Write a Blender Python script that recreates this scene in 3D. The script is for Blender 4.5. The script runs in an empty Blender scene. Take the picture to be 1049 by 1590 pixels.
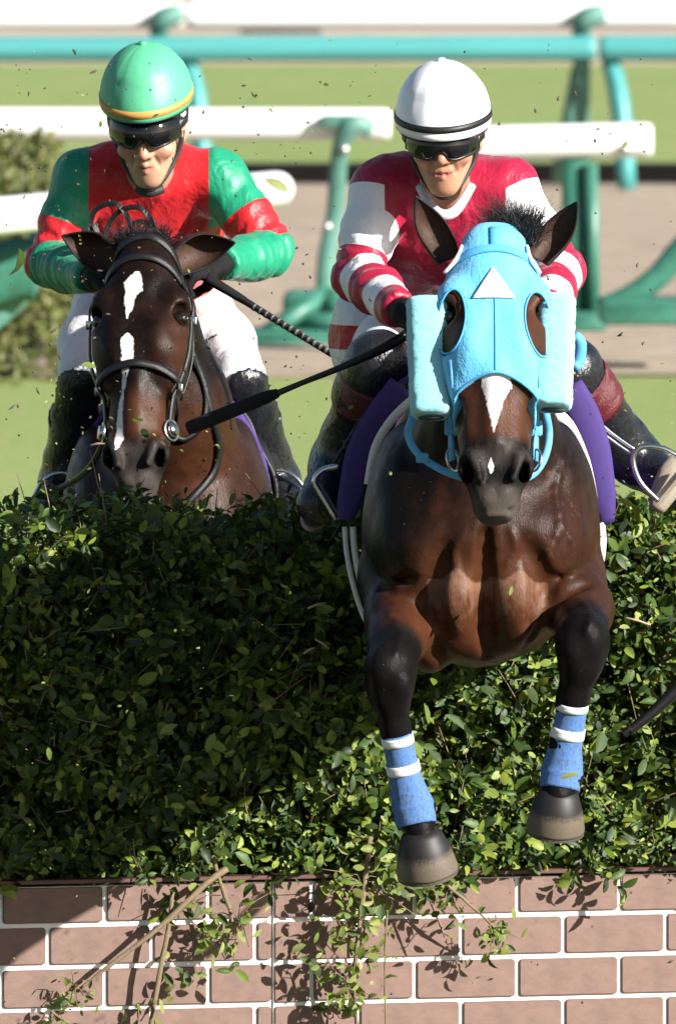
import bpy, math, random
import numpy as np
from mathutils import Vector, Matrix

random.seed(7); rng = np.random.default_rng(11)
S = bpy.context.scene; COL = S.collection
R = math.radians

# ------------------------------------------------------------------ camera
CAM_D, CAM_H, PXM = 35.0, 3.34, 660.0            # distance to the fence, height, photo pixels per metre there
FPX = PXM * CAM_D
PITCH = math.atan2(795 + 514, FPX)
cd = bpy.data.cameras.new('camera'); cam = bpy.data.objects.new('camera', cd); COL.objects.link(cam)
cam.location = (0, -CAM_D, CAM_H); cam.rotation_euler = (math.pi/2 - PITCH, 0, 0)
cd.sensor_fit = 'VERTICAL'; cd.sensor_height = 24.0; cd.lens = FPX/1590*24.0
cd.clip_start = 0.5; cd.clip_end = 3000
cd.dof.use_dof = True; cd.dof.focus_distance = 34.3; cd.dof.aperture_fstop = 9.0
S.camera = cam
# ------------------------------------------------------------------ light
AZ, EL = R(52), R(25)
sun_dir = Vector((math.sin(AZ)*math.cos(EL), -math.cos(AZ)*math.cos(EL), math.sin(EL)))
W = bpy.data.worlds.new('World'); S.world = W; W.use_nodes = True
nt = W.node_tree; nt.nodes.clear()
sky = nt.nodes.new('ShaderNodeTexSky'); sky.sky_type = 'NISHITA'; sky.sun_disc = False
sky.sun_elevation = EL; sky.sun_rotation = math.atan2(sun_dir.x, sun_dir.y)
bg = nt.nodes.new('ShaderNodeBackground'); bg.inputs[1].default_value = 0.05
wo = nt.nodes.new('ShaderNodeOutputWorld')
nt.links.new(sky.outputs[0], bg.inputs[0]); nt.links.new(bg.outputs[0], wo.inputs[0])
sl = bpy.data.lights.new('sun', 'SUN'); sl.energy = 5.0; sl.angle = R(0.5); sl.color = (1, 0.96, 0.90)
so = bpy.data.objects.new('sun', sl); COL.objects.link(so); so.rotation_euler = sun_dir.to_track_quat('Z', 'Y').to_euler()
S.view_settings.view_transform = 'Standard'; S.view_settings.look = 'None'
S.view_settings.exposure = 1.17; S.view_settings.gamma = 1; S.view_settings.use_curve_mapping = False
S.render.engine = 'CYCLES'; S.cycles.use_denoising = True; S.cycles.max_bounces = 6

# ------------------------------------------------------------------ measuring
DY = 0.0
def P(px, py, Y):
    """point at depth Y that the camera sees at a photo position"""
    Y = Y + DY
    u = (px - 524.5)/FPX; v = (795 - py)/FPX
    c, s = math.cos(PITCH), math.sin(PITCH)
    dy = c + v*s; dz = -s + v*c
    t = (Y + CAM_D)/dy
    return np.array((u*t, Y, CAM_H + dz*t))
def gY(py):
    """depth of the ground seen at photo row py"""
    v = (795 - py)/FPX; c, s = math.cos(PITCH), math.sin(PITCH)
    dy = c + v*s; dz = -s + v*c
    return -CAM_D + dy*(-CAM_H/dz)
V3 = lambda *a: np.array(a, float)
def nrm(v): v = np.asarray(v, float); return v/np.linalg.norm(v)

# ------------------------------------------------------------------ objects
def tag(o, label=None, cat=None, group=None, kind=None):
    if label: o['label'] = label
    if cat: o['category'] = cat
    if group: o['group'] = group
    if kind: o['kind'] = kind
    return o
def empty(name, loc, label, cat, group=None):
    o = bpy.data.objects.new(name, None); COL.objects.link(o); o.location = loc
    o.empty_display_size = .1
    return tag(o, label, cat, group)
def link(name, me, m=None, parent=None, smooth=True):
    if m is not None and not me.materials: me.materials.append(m)
    o = bpy.data.objects.new(name, me); COL.objects.link(o)
    if parent is not None:
        p = parent; off = Vector((0, 0, 0))
        while p is not None: off += p.location; p = p.parent
        o.parent = parent; o.location = -off         # meshes are written in world coordinates
    if smooth: me.shade_smooth()
    return o
def raw_mesh(name, verts, faces):
    """verts (n,3); faces list of arrays or list of tuples"""
    me = bpy.data.meshes.new(name)
    if isinstance(faces, np.ndarray):
        n, k = faces.shape
        me.vertices.add(len(verts)); me.vertices.foreach_set('co', np.ascontiguousarray(verts, np.float32).ravel())
        me.loops.add(n*k); me.loops.foreach_set('vertex_index', np.ascontiguousarray(faces, np.int32).ravel())
        me.polygons.add(n); me.polygons.foreach_set('loop_start', np.arange(0, n*k, k, dtype=np.int32))
        me.update(calc_edges=True)
    else:
        me.from_pydata([tuple(map(float, v)) for v in verts], [], faces); me.update()
    return me
def attr(me, name, data):
    data = np.ascontiguousarray(data, np.float32)
    if data.ndim == 1:
        a = me.attributes.new(name, 'FLOAT', 'POINT'); a.data.foreach_set('value', data)
    else:
        a = me.attributes.new(name, 'FLOAT_VECTOR', 'POINT'); a.data.foreach_set('vector', data.ravel())

class MB:
    """collects shapes for one mesh"""
    def __init__(s): s.v = []; s.f = []
    def add(s, v, f):
        n = len(s.v); s.v += [tuple(map(float, p)) for p in v]; s.f += [tuple(i+n for i in q) for q in f]; return s
    def box(s, c, d, Rm=None, bev=0.0):
        c = np.asarray(c, float); d = np.asarray(d, float)/2
        Rm = np.eye(3) if Rm is None else Rm
        if bev <= 0:
            v = [c + Rm @ (d*np.array((x, y, z))) for x in (-1, 1) for y in (-1, 1) for z in (-1, 1)]
            return s.add(v, [(0,1,3,2),(4,6,7,5),(0,4,5,1),(2,3,7,6),(0,2,6,4),(1,5,7,3)])
        # rounded outline in x-z, bevelled front and back edges in y
        pts = []
        bx = min(bev, d[0]*.9, d[2]*.9)
        for cx, cz, a0 in ((1,1,0),(-1,1,90),(-1,-1,180),(1,-1,270)):
            for k in range(4):
                a = R(a0 + 30*k); pts.append((cx*(d[0]-bx)+bx*math.cos(a), cz*(d[2]-bx)+bx*math.sin(a)))
        n = len(pts); e = min(bev*.3, d[1]*.5); V = []
        for yy, sh in ((-d[1], e), (-d[1]+e, 0), (d[1], 0)):
            for (x, z) in pts:
                V.append(c + Rm @ np.array((x*(1-sh/d[0]), yy, z*(1-sh/d[2]))))
        F = [tuple(range(n))] + [(i+n*l, i+n*(l+1), (i+1) % n+n*(l+1), (i+1) % n+n*l) for l in range(2) for i in range(n)]
        F.append(tuple(reversed(range(2*n, 3*n))))
        return s.add(V, F)
    def tube(s, pts, rad, n=10, flat=1.0, up=None, cap=True, sm=0):
        pts = [np.asarray(p, float) for p in pts]
        if np.isscalar(rad): rad = [rad]*len(pts)
        if sm: pts, rad = smooth_path(pts, rad, sm)
        m = len(pts); T = []
        for i in range(m):
            T.append(nrm(pts[min(i+1, m-1)] - pts[max(i-1, 0)] + 1e-9))
        u = np.asarray(up if up is not None else ((0,0,1) if abs(T[0][2]) < .9 else (1,0,0)), float)
        V = []; F = []
        for i in range(m):
            a = u - T[i]*np.dot(u, T[i]); a = nrm(a); b = np.cross(T[i], a)
            if up is None: u = a
            for k in range(n):
                th = 2*math.pi*k/n
                V.append(pts[i] + rad[i]*(math.cos(th)*a*flat + math.sin(th)*b))
        for i in range(m-1):
            for k in range(n):
                F.append((i*n+k, i*n+(k+1) % n, (i+1)*n+(k+1) % n, (i+1)*n+k))
        if cap: F.append(tuple(reversed(range(n)))); F.append(tuple(range((m-1)*n, m*n)))
        return s.add(V, F)
    def ribbon(s, pts, nor, w, th, sm=0):
        pts = [np.asarray(p, float) for p in pts]; nor = [nrm(n) for n in nor]
        if np.isscalar(w): w = [w]*len(pts)
        m = len(pts); V = []; F = []
        for i in range(m):
            T = nrm(pts[min(i+1, m-1)] - pts[max(i-1, 0)] + 1e-9)
            b = nrm(np.cross(T, nor[i])); n_ = nor[i]
            for (x, y) in ((-.5, 0), (-.42, 1), (.42, 1), (.5, 0)):
                V.append(pts[i] + b*x*w[i] + n_*y*th)
        for i in range(m-1):
            for k in range(4): F.append((i*4+k, (i+1)*4+k, (i+1)*4+(k+1) % 4, i*4+(k+1) % 4))
        F.append((0,1,2,3)); F.append(((m-1)*4+3, (m-1)*4+2, (m-1)*4+1, (m-1)*4))
        return s.add(V, F)
    def lathe(s, prof, O, A, n=24, squash=(1, 1), X=None):
        """prof: (r, h) along axis A from O"""
        A = nrm(A); x = nrm(np.cross(A, (0.01, -1, .02)) if X is None else X); x = nrm(x - A*np.dot(x, A)); y = np.cross(A, x); O = np.asarray(O, float)
        V = []; F = []
        for r, h in prof:
            for k in range(n):
                t = 2*math.pi*k/n; V.append(O + A*h + r*(math.cos(t)*x*squash[0] + math.sin(t)*y*squash[1]))
        for i in range(len(prof)-1):
            for k in range(n): F.append((i*n+k, i*n+(k+1) % n, (i+1)*n+(k+1) % n, (i+1)*n+k))
        F.append(tuple(reversed(range(n)))); F.append(tuple(range((len(prof)-1)*n, len(prof)*n)))
        return s.add(V, F)
    def build(s, name, m, parent=None, smooth=True):
        me = raw_mesh(name, s.v, s.f)
        return link(name, me, m, parent, smooth)
def smooth_path(pts, rad, n):
    P_ = [pts[0]] + list(pts) + [pts[-1]]; r_ = [rad[0]] + list(rad) + [rad[-1]]
    out = []; ro = []
    for i in range(1, len(P_)-2):
        for k in range(n):
            t = k/n; a, b, c, d = P_[i-1:i+3]
            out.append(.5*((2*b) + (c-a)*t + (2*a-5*b+4*c-d)*t*t + (3*b-a-3*c+d)*t**3))
            ro.append(r_[i]*(1-t) + r_[i+1]*t)
    out.append(pts[-1]); ro.append(rad[-1]); return out, ro

# ------------------------------------------------------------------ materials
class N:
    def __init__(s, name):
        s.m = bpy.data.materials.new(name); s.m.use_nodes = True; s.t = s.m.node_tree
        s.b = s.t.nodes['Principled BSDF']
    def n(s, typ, ins=None, **kw):
        x = s.t.nodes.new('ShaderNode'+typ)
        for k, v in kw.items(): setattr(x, k, v)
        for k, v in (ins or {}).items(): s.set(x.inputs[k], v)
        return x
    def set(s, sock, v):
        if hasattr(v, 'is_output') and v.is_output: s.t.links.new(v, sock)
        else:
            if hasattr(sock.default_value, '__len__') and not hasattr(v, '__len__'): v = [v]*len(sock.default_value)
            if hasattr(v, '__len__') and len(v) == 3 and len(sock.default_value) == 4: v = (*v, 1)
            sock.default_value = v
    def math(s, op, a, b=0.0, c=None, clamp=False):
        x = s.n('Math', {0: a, 1: b}, operation=op, use_clamp=clamp)
        if c is not None: s.set(x.inputs[2], c)
        return x.outputs[0]
    def mix(s, f, a, b): 
        x = s.n('Mix', data_type='RGBA'); s.set(x.inputs[0], f); s.set(x.inputs[6], a); s.set(x.inputs[7], b); return x.outputs[2]
    def noise(s, scale, detail=4, rough=.55, vec=None, dist=0):
        x = s.n('TexNoise', {'Scale': scale, 'Detail': detail, 'Roughness': rough, 'Distortion': dist})
        if vec is not None: s.set(x.inputs['Vector'], vec)
        return x.outputs[0]
    def mr(s, v, a, b, c=0.0, d=1.0):
        return s.n('MapRange', {0: v, 1: a, 2: b, 3: c, 4: d}).outputs[0]
    def pos(s): return s.n('NewGeometry').outputs['Position']
    def obj(s): return s.n('TexCoord').outputs['Object']
    def at(s, name, vec=False): 
        x = s.n('Attribute', attribute_name=name); return x.outputs['Vector'] if vec else x.outputs['Fac']
    def xyz(s, v): return s.n('SeparateXYZ', {0: v}).outputs
    def scl(s, v, k): return s.n('VectorMath', {0: v, 1: k}, operation='MULTIPLY').outputs[0]
    def bump(s, h, st, dist=.01):
        s.set(s.b.inputs['Normal'], s.n('Bump', {'Height': h, 'Strength': st, 'Distance': dist}).outputs[0])
    def out(s, col=None, rough=None, **kw):
        if col is not None: s.set(s.b.inputs['Base Color'], col)
        if rough is not None: s.set(s.b.inputs['Roughness'], rough)
        for k, v in kw.items(): s.set(s.b.inputs[k.replace('_', ' ').title().replace('Ior', 'IOR')], v)
        return s.m
def mat(name, col, rough=.6, var=.2, vs=12, bump=0, bs=80, dirt=None, **kw):
    q = N(name); col = np.array(col)
    f = q.mr(q.noise(vs, 5), .3, .7)
    c = q.mix(f, tuple(col*(1-var)), tuple(np.minimum(col*(1+var), 1)))
    if dirt is not None:
        d = q.mr(q.noise(dirt[0], 6, .7), dirt[1], dirt[1]+.1)
        c = q.mix(d, c, dirt[2])
    if bump: q.bump(q.noise(bs, 4), bump)
    return q.out(c, rough, **kw)

# ------------------------------------------------------------------ implicit shapes
def cap(a, b, ra, rb, k=.03, op='u'): return dict(t='cap', a=np.asarray(a, float), b=np.asarray(b, float), ra=ra, rb=rb, k=k, op=op)
def ell(c, r, k=.03, Rm=None, op='u'):
    r = np.array((r,)*3 if np.isscalar(r) else r, float)
    return dict(t='ell', c=np.asarray(c, float), r=r, k=k, Rm=Rm, op=op)
def loft(O, A, st, k=.03, p=2.2):
    """O origin; A 3x3 rows = x, y(front), z(along); st rows (z, hw, yF, yB)"""
    st = np.array(st, float); zz = np.linspace(st[0,0], st[-1,0], 80)
    from_ = [np.interp(zz, st[:,0], st[:,i]) for i in (1,2,3)]
    ker = np.array([1,4,7,4,1])/17.
    sm = []
    for a in from_:
        b = np.pad(a, 2, 'edge'); b = np.convolve(b, ker, 'valid'); b = np.convolve(np.pad(b, 2, 'edge'), ker, 'valid'); sm.append(b)
    return dict(t='loft', O=np.asarray(O, float), A=A, zz=zz, s=sm, k=k, p=p, op='u', ext=max(a.max() for a in from_))
def chain(pts, rad, k=.03): return [cap(pts[i], pts[i+1], rad[i], rad[i+1], k) for i in range(len(pts)-1)]
def pbox(p, g):
    m = g + p['k'] + .025
    if p['t'] == 'cap':
        r = max(p['ra'], p['rb']) + m; return np.minimum(p['a'], p['b'])-r, np.maximum(p['a'], p['b'])+r
    if p['t'] == 'ell':
        r = (p['r'] if p['Rm'] is None else np.ones(3)*p['r'].max()) + m; return p['c']-r, p['c']+r
    e0 = p['O'] + p['A'][2]*p['zz'][0]; e1 = p['O'] + p['A'][2]*p['zz'][-1]; r = p['ext'] + m
    return np.minimum(e0, e1)-r, np.maximum(e0, e1)+r
def pev(p, X, Y, Z, g=0.0):
    if p['t'] == 'cap':
        a, d = p['a'], p['b']-p['a']; L = max(float(d @ d), 1e-9)
        x, y, z = X-a[0], Y-a[1], Z-a[2]
        h = np.clip((x*d[0]+y*d[1]+z*d[2])/L, 0, 1)
        return np.sqrt((x-h*d[0])**2+(y-h*d[1])**2+(z-h*d[2])**2) - (p['ra']+(p['rb']-p['ra'])*h) - g
    if p['t'] == 'ell':
        c, r = p['c'], p['r']; x, y, z = X-c[0], Y-c[1], Z-c[2]
        if p['Rm'] is not None:
            M = p['Rm']; x, y, z = (M[0,0]*x+M[0,1]*y+M[0,2]*z, M[1,0]*x+M[1,1]*y+M[1,2]*z, M[2,0]*x+M[2,1]*y+M[2,2]*z)
        k0 = np.sqrt((x/r[0])**2+(y/r[1])**2+(z/r[2])**2); k1 = np.sqrt((x/r[0]**2)**2+(y/r[1]**2)**2+(z/r[2]**2)**2)
        return k0*(k0-1)/np.maximum(k1, 1e-6) - g
    O, M = p['O'], p['A']; x, y, z = X-O[0], Y-O[1], Z-O[2]
    x, y, z = (M[0,0]*x+M[0,1]*y+M[0,2]*z, M[1,0]*x+M[1,1]*y+M[1,2]*z, M[2,0]*x+M[2,1]*y+M[2,2]*z)
    zc = np.clip(z, p['zz'][0], p['zz'][-1])
    i = (zc-p['zz'][0])/(p['zz'][-1]-p['zz'][0])*(len(p['zz'])-1); i0 = np.minimum(i.astype(int), len(p['zz'])-2); f = i-i0
    hw, yF, yB = [a[i0]*(1-f)+a[i0+1]*f for a in p['s']]
    cy = (yF-yB)/2; hy = (yF+yB)/2; q = (np.abs(x/hw)**p['p']+np.abs((y-cy)/hy)**p['p'])**(1/p['p'])
    d = (q-1)*np.minimum(hw, hy)
    dz = np.abs(z-zc)
    return np.where(dz > 0, np.sqrt(np.maximum(d, 0)**2+dz**2), d) - g
def smin(a, b, k):
    h = np.maximum(k-np.abs(a-b), 0)/k; return np.minimum(a, b) - h*h*k*.25
def ev(prims, pts, g=0.0):
    X, Y, Z = np.asarray(pts, float).T; v = np.full(len(X), 1.0)
    for p in prims:
        d = pev(p, X, Y, Z, g)
        v = smin(v, d, p['k']) if p['op'] == 'u' else -smin(-v, d, p['k'])
    return v
def axis(lo, hi, h, fine=None):
    if fine is None: return np.arange(lo, hi+h, h)
    f0, f1, hf = fine; a = []; x = lo
    while x < hi:
        a.append(x); dist = max(f0-x, x-f1, 0); x += min(hf + dist*.12, h)
    a.append(x); return np.array(a)
def surf(prims, h=.006, g=0.0, clips=(), finey=None, finez=None, finex=None, smooth=3):
    bs = [pbox(p, g) for p in prims if p['op'] == 'u']
    lo = np.min([b[0] for b in bs], 0); hi = np.max([b[1] for b in bs], 0)
    xs = axis(lo[0], hi[0], h, finex); ys = axis(lo[1], hi[1], h, finey); zs = axis(lo[2], hi[2], h, finez)
    val = np.full((len(xs), len(ys), len(zs)), .2, np.float32)
    for p in prims:
        a, b = pbox(p, g)
        i0, j0, k0 = [max(np.searchsorted(t, a[n])-1, 0) for n, t in enumerate((xs, ys, zs))]
        i1, j1, k1 = [np.searchsorted(t, b[n])+1 for n, t in enumerate((xs, ys, zs))]
        X = xs[i0:i1, None, None].astype(np.float32); Y = ys[None, j0:j1, None].astype(np.float32); Z = zs[None, None, k0:k1].astype(np.float32)
        sub = val[i0:i1, j0:j1, k0:k1]
        if sub.size == 0: continue
        d = pev(p, X, Y, Z, g if p['op'] == 'u' else 0).astype(np.float32)
        val[i0:i1, j0:j1, k0:k1] = smin(sub, d, p['k']) if p['op'] == 'u' else -smin(-sub, d, p['k'])
    if clips:
        X = xs[:, None, None]; Y = ys[None, :, None]; Z = zs[None, None, :]
        for c in clips: val = np.maximum(val, c(X, Y, Z)).astype(np.float32)
    val[0] = val[-1] = .2; val[:, 0] = val[:, -1] = .2; val[:, :, 0] = val[:, :, -1] = .2
    ins = val < 0; u = ins.astype(np.uint8)
    s = u[:-1,:-1,:-1]+u[1:,:-1,:-1]+u[:-1,1:,:-1]+u[1:,1:,:-1]+u[:-1,:-1,1:]+u[1:,:-1,1:]+u[:-1,1:,1:]+u[1:,1:,1:]
    act = (s > 0) & (s < 8); I, J, K = np.nonzero(act)
    vid = np.full(act.shape, -1, np.int32); vid[I, J, K] = np.arange(len(I))
    offs = [(a, b, c) for a in (0,1) for b in (0,1) for c in (0,1)]
    cv = {o: val[I+o[0], J+o[1], K+o[2]] for o in offs}
    acc = np.zeros((len(I), 3)); cnt = np.zeros(len(I))
    for o in offs:
        for ax in range(3):
            if o[ax]: continue
            q = list(o); q[ax] = 1; q = tuple(q); a, b = cv[o], cv[q]; m = (a < 0) != (b < 0)
            t = np.where(m, a/np.where(m, a-b, 1), 0)
            pos = np.zeros((len(I), 3)); pos[:] = o; pos[:, ax] = t
            acc[m] += pos[m]; cnt[m] += 1
    acc /= cnt[:, None]
    dx, dy, dz = np.diff(xs), np.diff(ys), np.diff(zs)
    v = np.stack((xs[I]+acc[:,0]*dx[I], ys[J]+acc[:,1]*dy[J], zs[K]+acc[:,2]*dz[K]), 1)
    Q = []
    m = ins[:-1,1:-1,1:-1] != ins[1:,1:-1,1:-1]; i, j, k = np.nonzero(m); j += 1; k += 1
    q = np.stack((vid[i,j-1,k-1], vid[i,j,k-1], vid[i,j,k], vid[i,j-1,k]), 1); fl = ~ins[i,j,k]; q[fl] = q[fl][:, ::-1]; Q.append(q)
    m = ins[1:-1,:-1,1:-1] != ins[1:-1,1:,1:-1]; i, j, k = np.nonzero(m); i += 1; k += 1
    q = np.stack((vid[i-1,j,k-1], vid[i-1,j,k], vid[i,j,k], vid[i,j,k-1]), 1); fl = ~ins[i,j,k]; q[fl] = q[fl][:, ::-1]; Q.append(q)
    m = ins[1:-1,1:-1,:-1] != ins[1:-1,1:-1,1:]; i, j, k = np.nonzero(m); i += 1; j += 1
    q = np.stack((vid[i-1,j-1,k], vid[i,j-1,k], vid[i,j,k], vid[i-1,j,k]), 1); fl = ~ins[i,j,k]; q[fl] = q[fl][:, ::-1]; Q.append(q)
    Q = np.concatenate(Q)
    v = relax(v, Q, smooth)
    return v, Q
def relax(v, Q, it):
    e = np.concatenate([Q[:, [0,1]], Q[:, [1,2]], Q[:, [2,3]], Q[:, [3,0]]]); n = len(v)
    deg = np.bincount(e[:,0], minlength=n)+np.bincount(e[:,1], minlength=n)
    for s in range(it*2):
        lam = .5 if s % 2 == 0 else -.46
        av = np.stack([np.bincount(e[:,0], v[e[:,1], c], n)+np.bincount(e[:,1], v[e[:,0], c], n) for c in range(3)], 1)/np.maximum(deg, 1)[:, None]
        v = v + lam*(av-v)
    return v
def vnormals(v, Q):
    fn = np.cross(v[Q[:,2]]-v[Q[:,0]], v[Q[:,3]]-v[Q[:,1]]); n = np.zeros_like(v)
    for c in range(4):
        for a in range(3): n[:, a] += np.bincount(Q[:, c], fn[:, a], len(v))
    return n/np.maximum(np.linalg.norm(n, axis=1), 1e-9)[:, None]
def wob(p, f, seed):
    """cheap smooth noise on points, about -1..1"""
    r = np.random.default_rng(seed); o = np.zeros(len(p))
    for i in range(5):
        d = r.normal(size=3); d /= np.linalg.norm(d); e = r.normal(size=3); e /= np.linalg.norm(e)
        o += np.sin(p @ d*f*(1+.5*i)+r.uniform(0, 6)+1.6*np.sin(p @ e*f*.7+r.uniform(0, 6)))/(1+.4*i)
    return o/2.6
def onto(prims, px, py, off=.004, y0=-2.0, y1=3.0):
    """first surface the camera meets at a photo position, and its normal"""
    global DY
    k, DY = DY, 0.0; a, b = P(px, py, y0), P(px, py, y1); DY = k
    d = nrm(b-a); t = 0.0; L = np.linalg.norm(b-a)
    while t < L:
        e = float(ev(prims, (a+d*t)[None])[0])
        if e < .0012: break
        t += max(min(e*.7, .05), .001)
    q = a+d*min(t, L); e = .006; n = nrm([float(ev(prims, (q+w)[None])[0]-ev(prims, (q-w)[None])[0]) for w in (V3(e,0,0), V3(0,e,0), V3(0,0,e))])
    return q+n*off, n
def frame(z, front):
    z = nrm(z); y = np.asarray(front, float); y = nrm(y-z*np.dot(y, z)); return np.stack((np.cross(y, z), y, z))
# ================================================================== SETTING
# ------------------------------------------------------------------ ground
def ground_mat(name, a, b, c, s1, s2, bump=.6):
    q = N(name); p = q.pos()
    f = q.mr(q.noise(s1, 6, .65, q.scl(p, (1, .25, 1))), .32, .68); g = q.mr(q.noise(s2, 4, .6, p), .35, .7)
    col = q.mix(g, q.mix(f, a, b), c)
    q.bump(q.noise(s2*3, 5, .7, p), bump, .03)
    return q.out(col, .9)
GRASS = ground_mat('turf', (.15, .275, .040), (.225, .315, .070), (.30, .30, .12), .8, 7)
GRASS2 = ground_mat('track_turf', (.145, .26, .042), (.21, .30, .070), (.28, .29, .11), .5, 4)
DIRT = ground_mat('sandy_dirt', (.38, .295, .21), (.46, .365, .27), (.27, .21, .15), .6, 3.5)
FARD = ground_mat('pale_sand', (.50, .38, .28), (.57, .45, .34), (.42, .33, .25), .3, 2)
def sheet(name, y0, y1, z, m, x=60, nx=1, wav=0):
    xs = np.linspace(-x, x, nx+1); v = []; f = []
    for i, xx in enumerate(xs):
        w = wav*math.sin(xx*1.7)+wav*.6*math.sin(xx*4.1+1)
        v += [(xx, y0+w, z), (xx, y1, z)]
    for i in range(nx): f.append((2*i, 2*i+2, 2*i+3, 2*i+1))
    o = link(name, raw_mesh(name, v, f), m, None, False); return tag(o, kind='structure')
tag(link('ground', raw_mesh('ground', [(-900, -80, -.02), (900, -80, -.02), (900, 1600, -.02), (-900, 1600, -.02)], [(0,1,2,3)]), FARD, None, False), kind='structure')
TURF3 = ground_mat('low_bounce_turf', (.035, .058, .016), (.05, .072, .022), (.07, .065, .035), .5, 9)  # unseen ground, darkened to cut bounce light on hedge and belly
sheet('low_bounce_turf', -60, .2, 0, TURF3)
sheet('grass_course', .2, gY(585), 0, GRASS)
sheet('dirt_track', gY(585), gY(287), .004, DIRT, nx=200, wav=.25)
sheet('turf_track', gY(268), gY(101), .008, GRASS2, 90, 160, .3)
# low dark kerb between dirt and far turf
KERB = mat('black_rubber', (.025, .022, .022), .8, .3, 3)
k = MB()
for i in range(14):
    x0 = -14+i*2.4; k.box((x0+1.17, gY(284)+.1, .065), (2.34, .30, .13 + .02*math.sin(i*2)), None, .03)
tag(k.build('track_kerb', KERB, None, False), 'low black rubber kerb along the sandy dirt and far turf', 'kerb')

# ------------------------------------------------------------------ running rails
WHITE = mat('white_plastic', (.80, .80, .80), .35, .03, 6, dirt=(9, .66, (.55, .53, .5)))
GREEN = mat('dark_green_steel', (.035, .15, .105), .45, .25, 8, dirt=(14, .66, (.12, .15, .12)))
GREEN2 = mat('grey_green_steel', (.085, .215, .175), .5, .2, 8, dirt=(14, .66, (.2, .22, .19)))
TURQ = mat('turquoise_steel', (.06, .27, .265), .45, .15, 5)
STEEL = mat('bolt_steel', (.5, .5, .48), .35, .1, 20, metallic=.8)
def rail_tube(name, a, b, r, m, parent, round_end=True):
    d = nrm(np.array(b)-a); L = np.linalg.norm(np.array(b)-a); q = MB()
    pts = [np.array(a)+d*t for t in (0, .02, .06, L-.06, L-.02, L)]
    q.tube(pts, [r*.82, r*.96, r, r, r*.96, r*.82] if round_end else r, 20)
    return q.build(name, m, parent)
def span(px0, py0, px1, py1, Y0, Y1): return P(px0, py0, Y0), P(px1, py1, Y1)
# rail behind the green rider
Y1 = 39.0; s1 = 1/(FPX/(CAM_D+Y1))
a, b = span(-420, 192, 606, 193, Y1, Y1)
t = empty('running_rail', (b[0]-3, Y1, 0), 'thick white rail on a curved grey green post behind both riders', 'rail')
rail_tube('rail', a, b, 25*s1, WHITE, t)
def fl(px, py, Y): return P(px, py, Y)
def curved_post(parent, pts, Y, w, m, bolts=()):
    q = MB(); q.tube([P(x, y, Y+dy) for x, y, dy in pts], [w*s1*k for k in (1, 1, .95, .95, 1, 1.1)][:len(pts)], 10, .6, (0, -1, 0), sm=4)
    o = q.build('post', m, parent)
    for x, y in bolts:
        c = P(x, y, Y-.14); MB().lathe([(.02, 0), (.026, .008), (.018, .022), (.004, .026)], c+V3(0,.01,0), (0, -1, 0), 10).build('bolt', STEEL, o)
curved_post(t, [(575, 200, -.12), (545, 195, -.16), (527, 240, -.1), (520, 330, 0), (507, 400, 0), (505, 470, 0)], Y1, 15, GREEN2, ((534, 232), (508, 352)))
q = MB(); q.box(P(535, 188, Y1-.10), (.24, .10, .06), None, .02); q.build('rail_clamp', GREEN2, t)
zb = P(505, 500, Y1)
q = MB()
for (x0, y0, x1, y1) in ((505, 455, 400, 528), (505, 455, 560, 528), (400, 528, 560, 528), (450, 500, 540, 500)):
    q.tube([P(x0, y0, Y1-.1), P(x1, y1, Y1-.25)], .06, 8, .8)
q.box(P(480, 522, Y1-.2), (.62, .5, .07), None, .02); q.box(P(495, 482, Y1-.05), (.36, .2, .2), None, .05)
q.build('base_foot', GREEN, t)
# far left carrier post of the same rail, and the end of another behind the white cap
Y2 = 37.0; s2 = (CAM_D+Y2)/FPX
a, b = span(690, 224, 1012, 217, Y2, Y2)
t = empty('running_rail', (b[0]-.8, Y2, 0), 'short white rail end on a straight dark green post beside the white cap', 'rail')
rail_tube('rail', a, b, 27*s2, WHITE, t)
q = MB(); q.tube([P(893, 240, Y2+.05), P(893, 500, Y2+.05)], .095, 4, 1, (1, 1, 0)); q.build('post', GREEN, t)
q = MB(); q.tube([P(917, 255, Y2-.02), P(921, 500, Y2-.02)], .045, 4, 1, (1, 1, 0)); q.build('post', GREEN, t)
q = MB(); q.box(P(905, 497, Y2), (.22, .5, .09), None, .02); q.build('base_foot', GREEN, t)
MB().lathe([(.02, 0), (.026, .008), (.018, .022), (.004, .026)], P(969, 231, Y2-.085), (0, -1, 0), 10).build('bolt', STEEL, t)
t = empty('rail_stand', tuple(P(1060, 500, Y2-1)*V3(1, 1, 0)), 'dark green curved rail stand with a wide foot on the sand', 'rail stand')
q = MB(); q.tube([P(x, y, Y2-1) for x, y in ((1100, 360), (1060, 385), (1020, 430), (975, 462), (930, 478))], [.07, .065, .06, .06, .05], 10, .8, (0, -1, 0), sm=4); q.build('post', GREEN, t)
q = MB(); q.box(P(1030, 482, Y2-1), (.62, .5, .12), None, .03); q.build('base_foot', GREEN, t)
# nearer rail at the bush
Y3 = 26.0; s3 = (CAM_D+Y3)/FPX
a, b = P(-500, 385, Y3-4), P(434, 293, Y3+2.5)
t = empty('running_rail', (a[0]+1, Y3, 0), 'white rail sloping away in front of the olive bush', 'rail')
rail_tube('rail', a, b, 29*s3, WHITE, t)
q = MB(); q.tube([P(x, y, Y3+.3) for x, y in ((70, 360), (50, 430), (10, 478), (-40, 520))], [.06, .05, .05, .05], 8, .8, (0, -1, 0), sm=3); q.build('post', GREEN2, t)
q = MB(); q.tube([P(x, y, Y3+.2) for x, y in ((60, 420), (20, 420), (-40, 440))], [.13, .13, .13], 8, .5, (0, -1, 0), sm=3); q.build('rail_bracket', GREEN, t)
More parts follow.
